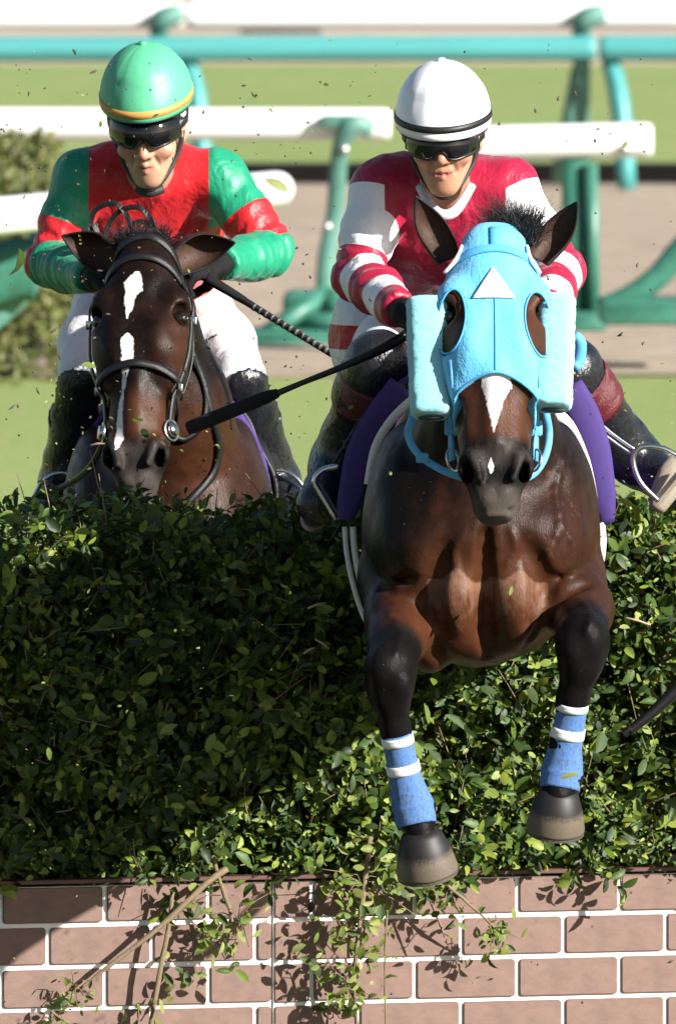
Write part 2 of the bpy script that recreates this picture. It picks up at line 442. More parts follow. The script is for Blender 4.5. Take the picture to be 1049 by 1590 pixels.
# far rail: white tube over a turquoise bar on braced posts
Y4 = gY(292); s4 = (CAM_D+Y4)/FPX
t = empty('running_rail', (0, Y4, 0), 'long white top rail above a turquoise bar on braced turquoise posts', 'rail')
a, b = P(-700, 26, Y4), P(286, 24, Y4); rail_tube('rail', a, b, 21*s4, WHITE, t)
a, b = P(290, 24, Y4), P(1700, 22, Y4); rail_tube('rail', a, b, 21.5*s4, WHITE, t)
a, b = P(-700, 77, Y4-.2), P(925, 75, Y4-.2); rail_tube('lower_bar', a, b, 20*s4, TURQ, t)
a, b = P(929, 75, Y4-.2), P(1700, 75, Y4-.2); rail_tube('lower_bar', a, b, 20*s4, TURQ, t)
for x in (260, 915, 1570, -395):
    q = MB(); q.tube([P(x+22, 20, Y4-.12), P(x-8, 30, Y4-.14), P(x-13, 60, Y4-.05), P(x-12, 180, Y4), P(x-12, 290, Y4)], [.055, .075, .06, .05, .05], 8, .9, (0, -1, 0), sm=3); po = q.build('post', GREEN2, t)
    q = MB(); q.tube([P(x-18, 110, Y4+.05), P(x-50, 285, Y4+.6)], .052, 8); q.build('brace', GREEN2, t)
    q = MB(); q.tube([P(x+32, 92, Y4-.1), P(x+48, 170, Y4-.3), P(x+58, 296, Y4-.35)], [.06, .065, .06], 10, sm=3); q.build('brace', TURQ, t)
# a low dark board and a green marker far behind
t = empty('far_board', tuple(P(436, 45, gY(48))*V3(1, 1, 0)), 'dark low board lying far off on the pale sand', 'board')
q = MB(); q.box(P(436, 44, gY(48))+V3(0, 0, .0), (.75, .2, .10), None, .02); q.build('board', KERB, t)

# ------------------------------------------------------------------ leaves
def leaf_mat(name, a, b, c, tr=.16):
    q = N(name); r = q.at('tint'); h = q.noise(40, 3)
    col = q.mix(q.mr(r, 0, .6), a, b); col = q.mix(q.mr(r, .62, 1), col, c)
    col = q.mix(q.mr(h, .3, .75), col, q.mix(.35, col, (.02, .03, .008)))
    q.bump(q.noise(220, 2), .25, .002)
    m = q.out(col, .50, Specular_Ior_Level=.35)
    tl = q.n('BsdfTranslucent', {0: q.mix(.5, col, (.20, .26, .03))}); mx = q.n('MixShader', {0: tr}); q.t.links.new(q.b.outputs[0], mx.inputs[1]); q.t.links.new(tl.outputs[0], mx.inputs[2])
    q.t.links.new(mx.outputs[0], q.t.nodes['Material Output'].inputs[0]); return m
LEAF = leaf_mat('hedge_leaf', (.012, .029, .008), (.055, .105, .014), (.27, .33, .050))
LEAF2 = leaf_mat('torn_leaf', (.15, .22, .035), (.24, .30, .06), (.36, .38, .13), .35)
BARK = mat('twig_bark', (.22, .16, .095), .8, .3, 60, .5, 200)
DARKCORE = mat('core_shade', (.030, .026, .014), .95, .5, 14, 1, 60)  # dark fill colour that paints the deep shade behind the leaves
# leaf template: folded oval with a point, 8 faces
LT = np.array([(0,0,0),(.20,.17,.04),(.52,.235,.05),(.82,.15,.01),(1,0,-.06),(.82,-.15,.01),(.52,-.235,.05),(.20,-.17,.04),(.30,0,-.015),(.68,0,-.02)], float)
LT3 = np.array([(0,8,1),(1,8,2),(8,9,2),(2,9,3),(3,9,4),(0,7,8),(7,6,8),(8,6,9),(6,5,9),(5,4,9)])
NL = len(LT)
def leaf_cloud(name, pos, dirs, nors, size, m, parent=None, wide=None, r=rng):
    """many leaves as one mesh: pos (n,3), growth direction, face normal, length"""
    n = len(pos); d = dirs/np.linalg.norm(dirs, axis=1)[:, None]; nn = nors - d*np.sum(nors*d, 1)[:, None]; nn /= np.maximum(np.linalg.norm(nn, axis=1), 1e-6)[:, None]
    b = np.cross(nn, d); w = (r.uniform(.75, 1.35, n) if wide is None else wide)
    cur = r.uniform(-1.5, 4, n); T = LT; k = NL
    z = T[None, :, 2]*cur[:, None] - r.uniform(-.2, .35, n)[:, None]*T[None, :, 0]**2
    v = pos[:, None] + size[:, None, None]*(T[None, :, 0, None]*d[:, None] + (T[None, :, 1]*w[:, None])[:, :, None]*b[:, None] + z[:, :, None]*nn[:, None])
    f = LT3[None] + (np.arange(n)*k)[:, None, None]
    me = raw_mesh(name, v.reshape(-1, 3), f.reshape(-1, 3)); attr(me, 'tint', np.repeat(r.uniform(0, 1, n), k))
    return link(name, me, m, parent)

# ------------------------------------------------------------------ hedge and painted brick boards
HY = math.tan(R(15)); HA = R(15)
def hedge_pt(u, dpt, z):
    """u along the hedge, dpt behind its face"""
    return np.stack((u*math.cos(HA)-dpt*math.sin(HA), u*math.sin(HA)+dpt*math.cos(HA), z*np.ones_like(u)), -1)
HD, HTOP, HBOT = .85, 1.325, .50
hedge = empty('hedge', (0, .4, 0), 'dense dark green leafy jump hedge behind the painted brick boards', 'hedge')
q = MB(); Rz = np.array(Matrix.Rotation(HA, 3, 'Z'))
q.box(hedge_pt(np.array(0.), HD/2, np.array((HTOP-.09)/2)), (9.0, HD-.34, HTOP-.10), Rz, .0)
q.build('shade_core', DARKCORE, hedge, False)  # solid dark box standing for the shaded inside of the hedge
# sprigs: each a short twig with alternate leaves
def sprigs(n, ulo, uhi, r):
    u = r.uniform(ulo, uhi, n); s = r.uniform(0, 1, n)
    top = s < .20; z = np.where(top, HTOP-.03, HBOT - .04 + (HTOP-HBOT+.02)*r.uniform(0, 1, n)); dp = np.where(top, r.uniform(0.0, HD, n), 0.0)
    # lumpy face
    bul = .035*np.sin(u*5.1+z*3)+.03*np.sin(u*11+z*9.3+1)+.02*np.sin(z*17-u*6)
    dp = np.where(top, dp, r.uniform(-.01, .14, n) - bul); z = z + np.where(top, r.uniform(-.09, -.015, n)+bul*.35, 0)
    low = (~top) & (r.uniform(0, 1, n) < .022); z = np.where(low, r.uniform(HBOT-.005, HBOT+.06, n), z); dp = np.where(low, r.uniform(-.10, -.03, n), dp)
    uz_ = np.stack((u, z, u*0), 1); hole = (~top) & (~low) & (wob(uz_, 13, 5)+.5*wob(uz_, 31, 6) < -.38); dp = np.where(hole, dp+.13, dp)
    base = hedge_pt(u, dp, z); out = np.where(top[:, None], (0, 0, 1.), (math.sin(HA), -math.cos(HA), .15))
    d = out*r.uniform(.5, 1.0, (n, 1)) + r.normal(0, .55, (n, 3)) + V3(0, 0, .25)
    d /= np.linalg.norm(d, axis=1)[:, None]
    return base, d, out
def hedge_leaves(name, n, ulo, uhi, seed, m, smin_, smax_, per=8):
    r = np.random.default_rng(seed); base, d, out = sprigs(n, ulo, uhi, r)
    L = r.uniform(.05, .13, n); pos = []; dr = []; no = []; sz = []
    side = np.cross(d, r.normal(size=(n, 3))); side /= np.linalg.norm(side, axis=1)[:, None]; up = np.cross(d, side)
    S_ = r.uniform(smin_, smax_, n)
    for j in range(per):
        a = j*2.4 + r.uniform(0, 6, n)[:, None]*.2; fr = (j+.6)/per
        lat = side*np.cos(a)+up*np.sin(a)
        pos.append(base + d*(L*fr)[:, None] + lat*.003); dr.append(lat + d*(.35+.5*fr) + r.normal(0, .25, (n, 3)))
        no.append(d*1.0 + out*.6 - lat*.3 + r.normal(0, .45, (n, 3))); sz.append(S_*r.uniform(.6, 1.15, n))
    return leaf_cloud(name, np.concatenate(pos), np.concatenate(dr), np.concatenate(no), np.concatenate(sz), m, hedge, None, r)
tag(hedge_leaves('foliage', 5200, -1.15, 1.15, 3, LEAF, .020, .050), kind='stuff')
tag(hedge_leaves('foliage', 2600, -4.5, -1.1, 4, LEAF, .028, .045), kind='stuff')
tag(hedge_leaves('foliage', 2600, 1.1, 4.5, 5, LEAF, .028, .045), kind='stuff')
# large leaves that can be picked out one by one
r = np.random.default_rng(21); protos = []
for i in range(10):
    w = r.uniform(.9, 1.35); c = r.uniform(-1, 3.5); v = LT*V3(1, w, c); v[:, 2] -= r.uniform(-.1, .3)*v[:, 0]**2
    me = raw_mesh('leaf', v, LT3); attr(me, 'tint', np.full(NL, r.uniform(.1, .95))); me.materials.append(LEAF); me.shade_smooth(); protos.append(me)
b, d, out = sprigs(270, -.86, .86, r)
for i in range(270):
    o = bpy.data.objects.new('leaf', protos[i % 10]); COL.objects.link(o); o.parent = hedge
    p = b[i] + out[i]*r.uniform(.03, .09); o.location = Vector(p)-hedge.location
    z = nrm(out[i]+r.normal(0, .5, 3)+V3(.2, 0, .4)); x = nrm(np.cross(z, r.normal(size=3))); M = Matrix(np.stack((x, np.cross(z, x), z), 1).tolist())
    o.rotation_euler = M.to_euler(); sc = r.uniform(.036, .056); o.scale = (sc, sc, sc)
# bare twigs poking out
q = MB(); b, d, out = sprigs(900, -1.2, 1.2, r)
for i in range(900):
    p = b[i]; L = r.uniform(.05, .20); e = p + d[i]*L; q.tube([p-d[i]*.05, (p+e)/2+r.normal(0, .006, 3), e], [.0022, .0017, .0009], 4)
tag(q.build('twig', BARK, hedge), kind='stuff')

BRICK = mat('brown_painted_brick', (.165, .096, .074), .55, .17, 4, .15, 60, dirt=(30, .64, (.085, .050, .038)))
MORTAR = mat('white_mortar_paint', (.78, .77, .75), .5, .05, 9, .2, 50, dirt=(20, .72, (.5, .46, .42)))
TRIM = mat('dark_brown_trim', (.085, .035, .028), .5, .2, 8)
def uz(px, py, d=-.06):
    """photo position -> (u along the boards, z) on the board face"""
    n = V3(math.sin(HA), -math.cos(HA), 0); O = hedge_pt(np.array(0.), d, np.array(0.)); c = V3(0, -CAM_D, CAM_H); g = P(px, py, 0)-c
    p = c + g*(np.dot(O-c, n)/np.dot(g, n)); return p[0]*math.cos(HA)+p[1]*math.sin(HA), p[2]
BF = -.06
pitch = uz(803, 1380)[0]-uz(644, 1380)[0]
ztop = uz(524, 1361)[1]; jz = uz(640, 1424)[1]; rowh = jz - uz(640, 1489)[1]; jt = .0115
useam = uz(423, 1480)[0]; uj0 = uz(803, 1380)[0]
print('pitch', pitch, 'rowh', rowh, 'ztop', ztop)
def board(u0, u1, label, lean):
    t = empty('brick_board', tuple(hedge_pt(np.array((u0+u1)/2), BF, np.array(0.))), label, 'fence board')
    q = MB(); q.box(hedge_pt(np.array((u0+u1)/2), BF+.022, np.array(ztop/2-.004)), (u1-u0-.004, .03, ztop-.012), Rz, 0); q.build('panel', MORTAR, t, False)
    q = MB(); q.box(hedge_pt(np.array((u0+u1)/2), BF+.014, np.array(ztop+.002)), (u1-u0-.004, .05, .010), Rz, .004); q.build('trim', TRIM, t, False)
    rr = np.random.default_rng(5)
    k = 0; z1 = ztop - .013
    zr = [jz + rowh - .0, jz, jz-rowh, jz-2*rowh, jz-3*rowh, jz-4*rowh, jz-5*rowh, jz-6*rowh]
    for ri in range(6):
        zt = (ztop-.012 if ri == 0 else zr[ri]-jt/2); zb_ = zr[ri+1]+jt/2
        if zb_ < .02: zb_ = .02
        if zt-zb_ < .02: continue
        off = uj0 + (pitch/2 if ri % 2 else 0) + (-.012 if ri % 2 else 0); j = math.floor((u0-off)/pitch)-1
        while off+j*pitch < u1:
            a, b_ = off+j*pitch+jt/2, off+(j+1)*pitch-jt/2; j += 1
            a2, b2 = max(a, u0+.003), min(b_, u1-.003)
            if b2-a2 < .02: continue
            if (b2 < -1.6 or a2 > 1.6): continue
            dz = rr.uniform(-.0012, .0012, 2)
            q = MB(); q.box(hedge_pt(np.array((a2+b2)/2), BF+.0035, np.array((zt+zb_)/2+dz[0])), (b2-a2, .006+rr.uniform(0, .002), zt-zb_+dz[1]), Rz, .007)
            q.build('brick', BRICK, t, False)
    return t
board(-3.2, useam, 'brown brick board with white joints under the thick fallen branches', 0)
board(useam+.003, 3.2, 'brown brick board with white joints under the hooded horse', 0)

# ------------------------------------------------------------------ bush far behind
def blob_bush(name, c, size, n, label, m, seed, ls):
    r = np.random.default_rng(seed); t = empty(name, (c[0], c[1], 0), label, 'bush')
    q = MB(); q.lathe([(.05, 0), (.85, .1), (.92, .5), (.8, .8), (.3, .93)], (0,0,0), (0,0,1), 24, X=(1,0,0)); v = np.array(q.v)*(np.array(size)*.93)*V3(1,1,1)+V3(c[0], c[1], 0)
    link('shade_core', raw_mesh('shade_core', v, q.f), DARKCORE, t)  # same dark fill painting shade inside the bush
    th = r.uniform(0, 2*math.pi, n); h = r.uniform(0, 1, n)**.8; rad = np.where(h > .75, np.sqrt(np.maximum(1-((h-.75)/.25)**2, 0)), 1.0)*r.uniform(.8, 1.04, n)
    lump = 1+.07*np.sin(th*9+h*6)+.05*np.sin(th*17-h*11)
    p = np.stack((np.cos(th)*rad*size[0]*lump, np.sin(th)*rad*size[1]*lump, h*size[2]*lump), 1)+V3(c[0], c[1], 0)
    o = np.stack((np.cos(th), np.sin(th), h), 1)
    tag(leaf_cloud('foliage', p, o+r.normal(0, .8, (n, 3)), o+r.normal(0, .6, (n, 3)), r.uniform(ls*.6, ls*1.3, n), m, t, None, r), kind='stuff')
OLIVE = leaf_mat('olive_bush_leaf', (.085, .105, .028), (.145, .16, .05), (.22, .21, .085))
cb = P(-60, 560, 35.5); blob_bush('background_bush', (cb[0], 35.5), (.55, 1.3, 1.07), 9000, 'clipped olive green bush behind the sloping white rail', OLIVE, 9, .06)
# ================================================================== HORSES
def coat_mat(name, blaze, star=None, warm=1.0):
    """blaze: list of (z, x, halfwidth) down the face"""
    q = N(name); p = q.pos()
    n1 = q.noise(9, 5, .6, p); n2 = q.noise(60, 4, .7, q.scl(p, (1, 1, .35))); n3 = q.noise(420, 2, .6, q.scl(p, (1, 1, .22)))
    n5 = q.noise(24, 6, .7, p); br = q.math('ADD', q.at('brown'), q.math('ADD', q.math('MULTIPLY', q.math('SUBTRACT', n1, .5), .5), q.math('MULTIPLY', q.math('SUBTRACT', n5, .5), .6)), clamp=True)
    col = q.mix(q.mr(br, .1, .9), (.0060, .0036, .0030), (.060*warm, .0210*warm, .0095*warm))
    pale = q.math('ADD', q.at('pale'), q.math('MULTIPLY', q.math('SUBTRACT', n2, .5), 1.1))
    pl = q.mr(pale, .45, .75); pl = q.mr(q.math('ADD', pale, q.math('MULTIPLY', q.math('SUBTRACT', n5, .5), .9)), .35, .95)
    col = q.mix(q.math('MULTIPLY', pl, .75), col, (.20, .105, .068))
    bk = q.math('ADD', q.at('black'), q.math('MULTIPLY', q.math('SUBTRACT', n2, .5), .35), clamp=True)
    col = q.mix(q.mr(bk, .3, .7), col, (.0060, .0052, .0055))
    gr = q.math('ADD', q.at('grey'), q.math('MULTIPLY', q.math('SUBTRACT', n2, .5), .5), clamp=True)
    col = q.mix(q.mr(gr, .2, 1.0), col, (.085, .070, .060))
    # white face marking
    h = q.xyz(q.at('headco', True)); x, z = h[0], h[2]
    jag = q.math('MULTIPLY', q.math('SUBTRACT', q.noise(75, 3, .7, q.scl(q.at('headco', True), (1, 0, .55))), .5), .018)
    total = None
    for marks in (blaze, star):
        if not marks: continue
        z0, z1 = marks[0][0], marks[-1][0]
        rp = q.n('ValToRGB'); e = rp.color_ramp.elements
        while len(e) < len(marks): e.new(.5)
        zz = q.mr(z, z0, z1); q.set(rp.inputs[0], zz)
        for i, (mz, mx, mw) in enumerate(marks):
            e[i].position = (mz-z0)/(z1-z0); e[i].color = (mx/.2+.5, mw/.1, 0, 1)
        c = q.xyz(rp.outputs[0]); cx = q.math('MULTIPLY', q.math('SUBTRACT', c[0], .5), .2); hw = q.math('MULTIPLY', c[1], .1)
        d = q.math('SUBTRACT', q.math('ADD', hw, jag), q.math('ABSOLUTE', q.math('SUBTRACT', x, cx)))
        m = q.mr(d, 0, .003)
        m = q.math('MULTIPLY', m, q.math('MULTIPLY', q.math('GREATER_THAN', z, z0), q.math('LESS_THAN', z, z1)))
        total = m if total is None else q.math('MAXIMUM', total, m)
    col = q.mix(total, col, (.74, .71, .67))
    # dust and flecks
    fl = q.mr(q.noise(130, 2, .5, p), .76, .79); col = q.mix(q.math('MULTIPLY', fl, .6), col, (.35, .33, .27))
    n4 = q.noise(30, 5, .65, p); q.bump(q.math('ADD', q.math('ADD', q.math('MULTIPLY', n3, .7), q.math('MULTIPLY', n2, .9)), q.math('MULTIPLY', n4, .9)), .26, .005)
    ro = q.mr(n2, .3, .7, .30, .50)
    return q.out(col, ro, Specular_Ior_Level=q.math('ADD', q.math('MULTIPLY', q.math('SUBTRACT', 1.0, q.math('MINIMUM', bk, 1.0)), .20), .12), Ior=1.28)
LEATHER = mat('black_leather', (.007, .0065, .007), .42, .3, 30, .2, 180)
HAIR = mat('dark_hair', (.010, .008, .009), .45, .3, 30)
EYE = N('eye_gloss').out((.010, .006, .004), .06, Specular_Ior_Level=.8)
HOOF = N('hoof_horn'); _p = HOOF.at('hoofh'); _n = HOOF.noise(30, 4, .6)
HOOF = HOOF.out(HOOF.mix(HOOF.mr(HOOF.math('ADD', _p, HOOF.math('MULTIPLY', HOOF.math('SUBTRACT', _n, .5), .25)), .42, .62), (.010, .008, .007), HOOF.mix(_n, (.065, .050, .036), (.155, .125, .088))), .55)
BITM = mat('bit_metal', (.6, .6, .58), .25, .1, 20, metallic=1.0)
HEAD_ST = [(-.035, .030, .010, .04), (-.015, .058, .035, .075), (.03, .080, .052, .105), (.10, .100, .066, .155), (.17, .114, .072, .195), (.24, .112, .072, .205),
           (.31, .099, .066, .185), (.38, .088, .060, .145), (.45, .080, .055, .11), (.51, .077, .052, .088), (.555, .070, .046, .078), (.60, .053, .036, .066), (.635, .044, .024, .050), (.655, .030, .008, .030)]
class Head:
    def __init__(s, poll, muzzle, front, wx=1.0):
        s.wx = wx
        s.A = frame(np.asarray(muzzle)-poll, front); s.O = np.asarray(poll, float); s.k = np.linalg.norm(np.asarray(muzzle)-poll)/.65
    def w(s, x, y, z): return s.O + (s.A[0]*x + s.A[1]*y + s.A[2]*z)*s.k
    def l(s, p): return ((np.asarray(p)-s.O) @ s.A.T)/s.k
    def prims(s):
        k = s.k; st = [(r_[0]*k, r_[1]*k*s.wx, r_[2]*k, r_[3]*k) for r_ in HEAD_ST]
        out = [loft(s.O, s.A, st, .05, 2.3)]
        for sx in (-1, 1):
            out += [ell(s.w(sx*.088, .020, .165), V3(.034, .042, .05)*k, .035, s.A),            # brow
                    cap(s.w(sx*.090, .020, .23), s.w(sx*.078, .022, .37), .020*k, .012*k, .03),   # cheek ridge
                    ell(s.w(sx*.050, .0, .27), V3(.055, .09, .09)*k+.0, .04, s.A),
                    ell(s.w(sx*.052, .022, .548), V3(.031, .030, .040)*k, .025, s.A),            # nostril wing
                    ell(s.w(sx*.106, .036, .192), V3(.024, .026, .027)*k, .012, s.A, 's'),       # eye socket
                    cap(s.w(sx*.066, .046, .538), s.w(sx*.052, .054, .582), .012*k, .008*k, .010, 's'), ell(s.w(sx*.058, .030, .56), V3(.012, .03, .022)*k, .012, s.A, 's'),      # nostril
                    cap(s.w(sx*.050, .050, .535), s.w(sx*.036, .052, .585), .010*k, .009*k, .014),
                    cap(s.w(sx*.080, -.01, .29), s.w(sx*.086, -.0, .44), .014*k, .010*k, .03, 's')]
        out += [cap(s.w(0, .060, .27), s.w(0, .046, .50), .020*k, .016*k, .03),
                ell(s.w(0, -.030, .622), V3(.040, .036, .034)*k, .02, s.A),                       # lower lip and chin
                ell(s.w(0, .010, .606), V3(.046, .030, .028)*k, .02, s.A),
                cap(s.w(-.055, .004, .640), s.w(.055, .004, .640), .004*k, .004*k, .010, 's'), cap(s.w(0, .052, .585), s.w(0, .040, .625), .003*k, .004*k, .016, 's')]
        return out
def project(prims, H, x, z, off=.0, lo=-.12, hi=.22, g=0.0):
    """points on the front of the head at head coordinates x, z"""
    x = np.atleast_1d(x).astype(float); z = np.atleast_1d(z).astype(float)
    a = np.full(len(x), lo); b = np.full(len(x), hi); y = b.copy(); done = np.zeros(len(x), bool)
    for st in range(70):                                             # sphere march from the front
        p = np.stack([H.w(x[i], y[i], z[i]) for i in range(len(x))]); d = ev(prims, p, g); 
        y = np.where(done, y, y-np.maximum(d, 0)/H.k*.7); done |= d < .0008
    y = np.maximum(y, lo) + off
    return np.stack([H.w(x[i], y[i], z[i]) for i in range(len(x))])
def ring(prims, H, z, phi, off=.004, tilt=0.0, ztop=None):
    """points round the head at station z (phi 90 = front), marching inwards"""
    out = []; nor = []
    for f in phi:
        c, s = math.cos(R(f)), math.sin(R(f)); rr = .26
        zz = z + tilt*c + (ztop or 0)*s
        for _ in range(60):
            p = H.w(rr*c, -.03+rr*s, zz); d = float(ev(prims, p[None])[0])
            if d < .0008 or rr < .02: break
            rr -= d/H.k*.7
        out.append(H.w((rr+off)*c, -.03+(rr+off)*s, zz)); nor.append(H.A[0]*c+H.A[1]*s)
    return out, nor
def ear(H, sx, base, tip, face, m, parent, L=None, wid=.036):
    base = np.asarray(base, float); tip = np.asarray(tip, float); ax = tip-base; L = np.linalg.norm(ax); z = ax/L
    y = nrm(np.asarray(face, float)-z*np.dot(face, z)); x = np.cross(y, z); V = []; F = []; nt_ = 17; ns = 14; ed = []
    for i in range(ns+1):
        t = i/ns; w = wid*((.80+.30*math.sin(min(t/.42, 1)*math.pi/2)) if t < .42 else 1.10*math.cos((t-.42)/.58*math.pi/2)**.95)
        op = 62 + 40*t; bend = y*(-.018*math.sin(t*math.pi)) + x*sx*(-.016*t*t)
        for j in range(nt_):
            th = R(90+op) + (2*math.pi-2*R(op))*j/(nt_-1)
            V.append(base + z*L*t + bend + w*(math.cos(th)*x*(-1)+math.sin(th)*y*.9)); ed.append(max(abs(j-(nt_-1)/2)/((nt_-1)/2), t*1.02))
    for i in range(ns):
        for j in range(nt_-1): F.append((i*nt_+j, i*nt_+j+1, (i+1)*nt_+j+1, (i+1)*nt_+j))
    me = raw_mesh('ear', V, F); attr(me, 'edge', np.array(ed)); o = link('ear', me, m, parent)
    so_ = o.modifiers.new('thick', 'SOLIDIFY'); so_.thickness = .005; so_.offset = 0
    sb = o.modifiers.new('sub', 'SUBSURF'); sb.levels = sb.render_levels = 1
    return o
q = N('ear_hair'); _e = q.at('edge'); _n = q.noise(160, 3, .6, q.scl(q.pos(), (1, 1, .3)))
q.bump(_n, .4, .004); EARM = q.out(q.mix(q.mr(_e, .80, 1.0), q.mix(_n, (.020, .011, .008), (.075, .036, .021)), (.007, .006, .006)), .6, Specular_Ior_Level=.25)
def hair(name, roots, dirs, lens, m, parent, curl=.3, grav=.15, r0=.0022, r=rng, seg=5):
    n = len(roots); V = np.zeros((n, seg+1, 3, 3)); p = np.array(roots, float); d = np.array(dirs, float); d /= np.linalg.norm(d, axis=1)[:, None]
    sw = r.normal(0, curl, (n, 3)); side = np.cross(d, r.normal(size=(n, 3))); side /= np.linalg.norm(side, axis=1)[:, None]; up = np.cross(d, side)
    for i in range(seg+1):
        t = i/seg; w = r0*(1-t*.85)
        for j in range(3):
            a = 2.094*j; V[:, i, j] = p + w*(math.cos(a)*side+math.sin(a)*up)
        p = p + d*(np.array(lens)/seg)[:, None]; d = d + sw/seg*1.2 + np.array((0, 0, -grav))/seg + r.normal(0, .12, (n, 3))*curl; d /= np.linalg.norm(d, axis=1)[:, None]
    F = []
    for i in range(seg):
        for j in range(3): F.append((i*3+j, i*3+(j+1) % 3, (i+1)*3+(j+1) % 3, (i+1)*3+j))
    F = (np.array(F)[None]+(np.arange(n)*(seg+1)*3)[:, None, None]).reshape(-1, 4)
    return link(name, raw_mesh(name, V.reshape(-1, 3), F), m, parent)
def blobw(v, c, r, soft=.5):
    """1 inside an ellipsoid, falling to 0"""
    d = np.sqrt((((v-c)/np.asarray(r, float))**2).sum(1)); return np.clip((1-d)/soft+.5*0, 0, 1)
def near_chain(v, pts):
    best = np.full(len(v), 9.0); bt = np.zeros(len(v)); L = [np.linalg.norm(np.subtract(pts[i+1], pts[i])) for i in range(len(pts)-1)]; acc = 0; tot = sum(L)
    for i in range(len(pts)-1):
        a = np.asarray(pts[i], float); d = np.asarray(pts[i+1], float)-a; h = np.clip((v-a) @ d/(d @ d), 0, 1); dd = np.linalg.norm(v-a-h[:, None]*d, axis=1)
        m = dd < best; best[m] = dd[m]; bt[m] = (acc+h[m]*L[i])/tot; acc += L[i]
    return best, bt
def mesh_obj(name, v, Q, m, parent, attrs=(), disp=None):
    me = raw_mesh(name, v, Q)
    fn = np.cross(v[Q[:,1]]-v[Q[:,0]], v[Q[:,2]]-v[Q[:,0]]); vol = float((v[Q[:,0]]*fn).sum())
    if vol < 0: Q = Q[:, ::-1]; bpy.data.meshes.remove(me); me = raw_mesh(name, v, Q)
    for n_, a in attrs: attr(me, n_, a)
    return link(name, me, m, parent)
def outn(v, Q):
    n = vnormals(v, Q); fn = np.cross(v[Q[:,1]]-v[Q[:,0]], v[Q[:,2]]-v[Q[:,0]])
    return n if float((v[Q[:,0]]*fn).sum()) > 0 else -n
SHOE = mat('worn_shoe', (.10, .09, .08), .6, .3, 40, metallic=.6)
def hoof_obj(top, axis_, parent, r0=.048, r1=.068, h=.085, front=(0, -1, 0)):
    q = MB(); q.lathe([(r0*.7, -.012), (r0, 0), (r0+.62*(r1-r0), h*.45), (r1, h*.93), (r1*.99, h), (r1*.86, h+.001), (r1*.82, h-.008)], top, axis_, 28, (1, 1.0))
    me = raw_mesh('hoof', q.v, q.f); hh = np.repeat([0, 0, .5, .93, 1, 1, .6], 28); attr(me, 'hoofh', hh); o = link('hoof', me, HOOF, parent)
    q = MB(); q.lathe([(r1*.98, h), (r1*.99, h+.007), (r1*.74, h+.007), (r1*.73, h)], top, axis_, 28); q.build('horseshoe', SHOE, o, False)
    return o

# ------------------------------------------------------------------ horse in front, over the hedge
DY = -.50
FH = empty('horse', tuple(P(745, 860, -.2)), 'dark bay horse in a light blue eye hood leaping over the hedge', 'horse', None)
HF = Head(P(766, 372, -.98), P(769, 800, -1.27), (.02, -1, .2))
hp = HF.prims()
neck = [cap(P(745, 800, -.42), P(755, 660, -.58), .165, .135, .10), cap(P(755, 660, -.58), P(766, 455, -.78), .135, .098, .08), cap(P(752, 600, -.40), P(766, 420, -.80), .07, .05, .08)]
bodyp = [ell(P(745, 818, -.02), (.278, .62, .315), .08), ell(P(745, 826, -.47), (.262, .27, .255), .09), ell(P(745, 845, .45), (.26, .5, .28), .10),
         ell(P(745, 780, .98), (.265, .42, .30), .12), cap(P(745, 655, -.1), P(745, 640, .9), .09, .10, .12),
         ell(P(628, 800, -.42), (.075, .22, .21), .06), ell(P(868, 800, -.42), (.075, .22, .21), .06),
         ell(P(655, 850, -.60), (.095, .12, .12), .05), ell(P(842, 850, -.60), (.095, .12, .12), .05),
         ell(P(706, 925, -.63), (.080, .120, .125), .028), ell(P(797, 925, -.63), (.080, .120, .125), .028),
         ell(P(740, 985, -.48), (.11, .2, .075), .05),
         
         cap(P(560, 905, -.50), P(640, 900, -.70), .004, .008, .025, 's'), cap(P(930, 890, -.50), P(862, 900, -.70), .004, .008, .025, 's'), cap(P(840, 950, -.70), P(880, 905, -.66), .008, .012, .03),
         cap(P(753, 835, -.742), P(755, 1015, -.735), .008, .016, .016, 's'), cap(P(752, 860, -.765), P(753, 1010, -.74), .012, .018, .035, 's'),
         cap(P(676, 905, -.74), P(690, 990, -.72), .006, .010, .03, 's'), cap(P(838, 895, -.735), P(822, 965, -.715), .006, .010, .03, 's'),
         ell(P(672, 850, -.66), (.03, .03, .05), .05)]
legL = [P(612, 900, -.48), P(622, 965, -.62), P(608, 1035, -.86), P(607, 1085, -.89), P(614, 1135, -.875), P(630, 1215, -.85), P(643, 1258, -.83), P(654, 1298, -.855)]
legLr = [.085, .078, .050, .037, .029, .028, .038, .036]
legR = [P(886, 895, -.48), P(900, 945, -.62), P(904, 990, -.86), P(900, 1040, -.89), P(890, 1085, -.875), P(877, 1160, -.85), P(872, 1202, -.83), P(866, 1236, -.855)]
legRr = [.080, .072, .050, .037, .029, .028, .038, .037]
legs = chain(legL, legLr, .035) + chain(legR, legRr, .035)
legs += [ell(P(605, 1048, -.885), (.056, .055, .075), .03), ell(P(904, 1000, -.885), (.055, .055, .070), .03), ell(P(645, 980, -.55), (.075, .10, .065), .04), ell(P(668, 1012, -.58), (.045, .07, .05), .03),
         ell(P(594, 1040, -.915), (.032, .03, .045), .02), ell(P(622, 1062, -.92), (.026, .028, .036), .02), ell(P(916, 992, -.915), (.030, .03, .042), .02), ell(P(890, 1012, -.92), (.026, .028, .036), .02), ell(P(640, 1255, -.835), (.043, .045, .045), .02), ell(P(872, 1200, -.835), (.043, .045, .045), .02)]
hind = []
for sx in (-1, 1):
    cx = 745+sx*95
    hind += chain([P(cx, 800, 1.0), P(cx+sx*15, 890, .9), P(cx+sx*10, 880, 1.35), P(cx, 960, 1.62), P(cx, 930, 1.78)], [.17, .11, .055, .035, .04], .06)
sculpt = bodyp + neck + legs
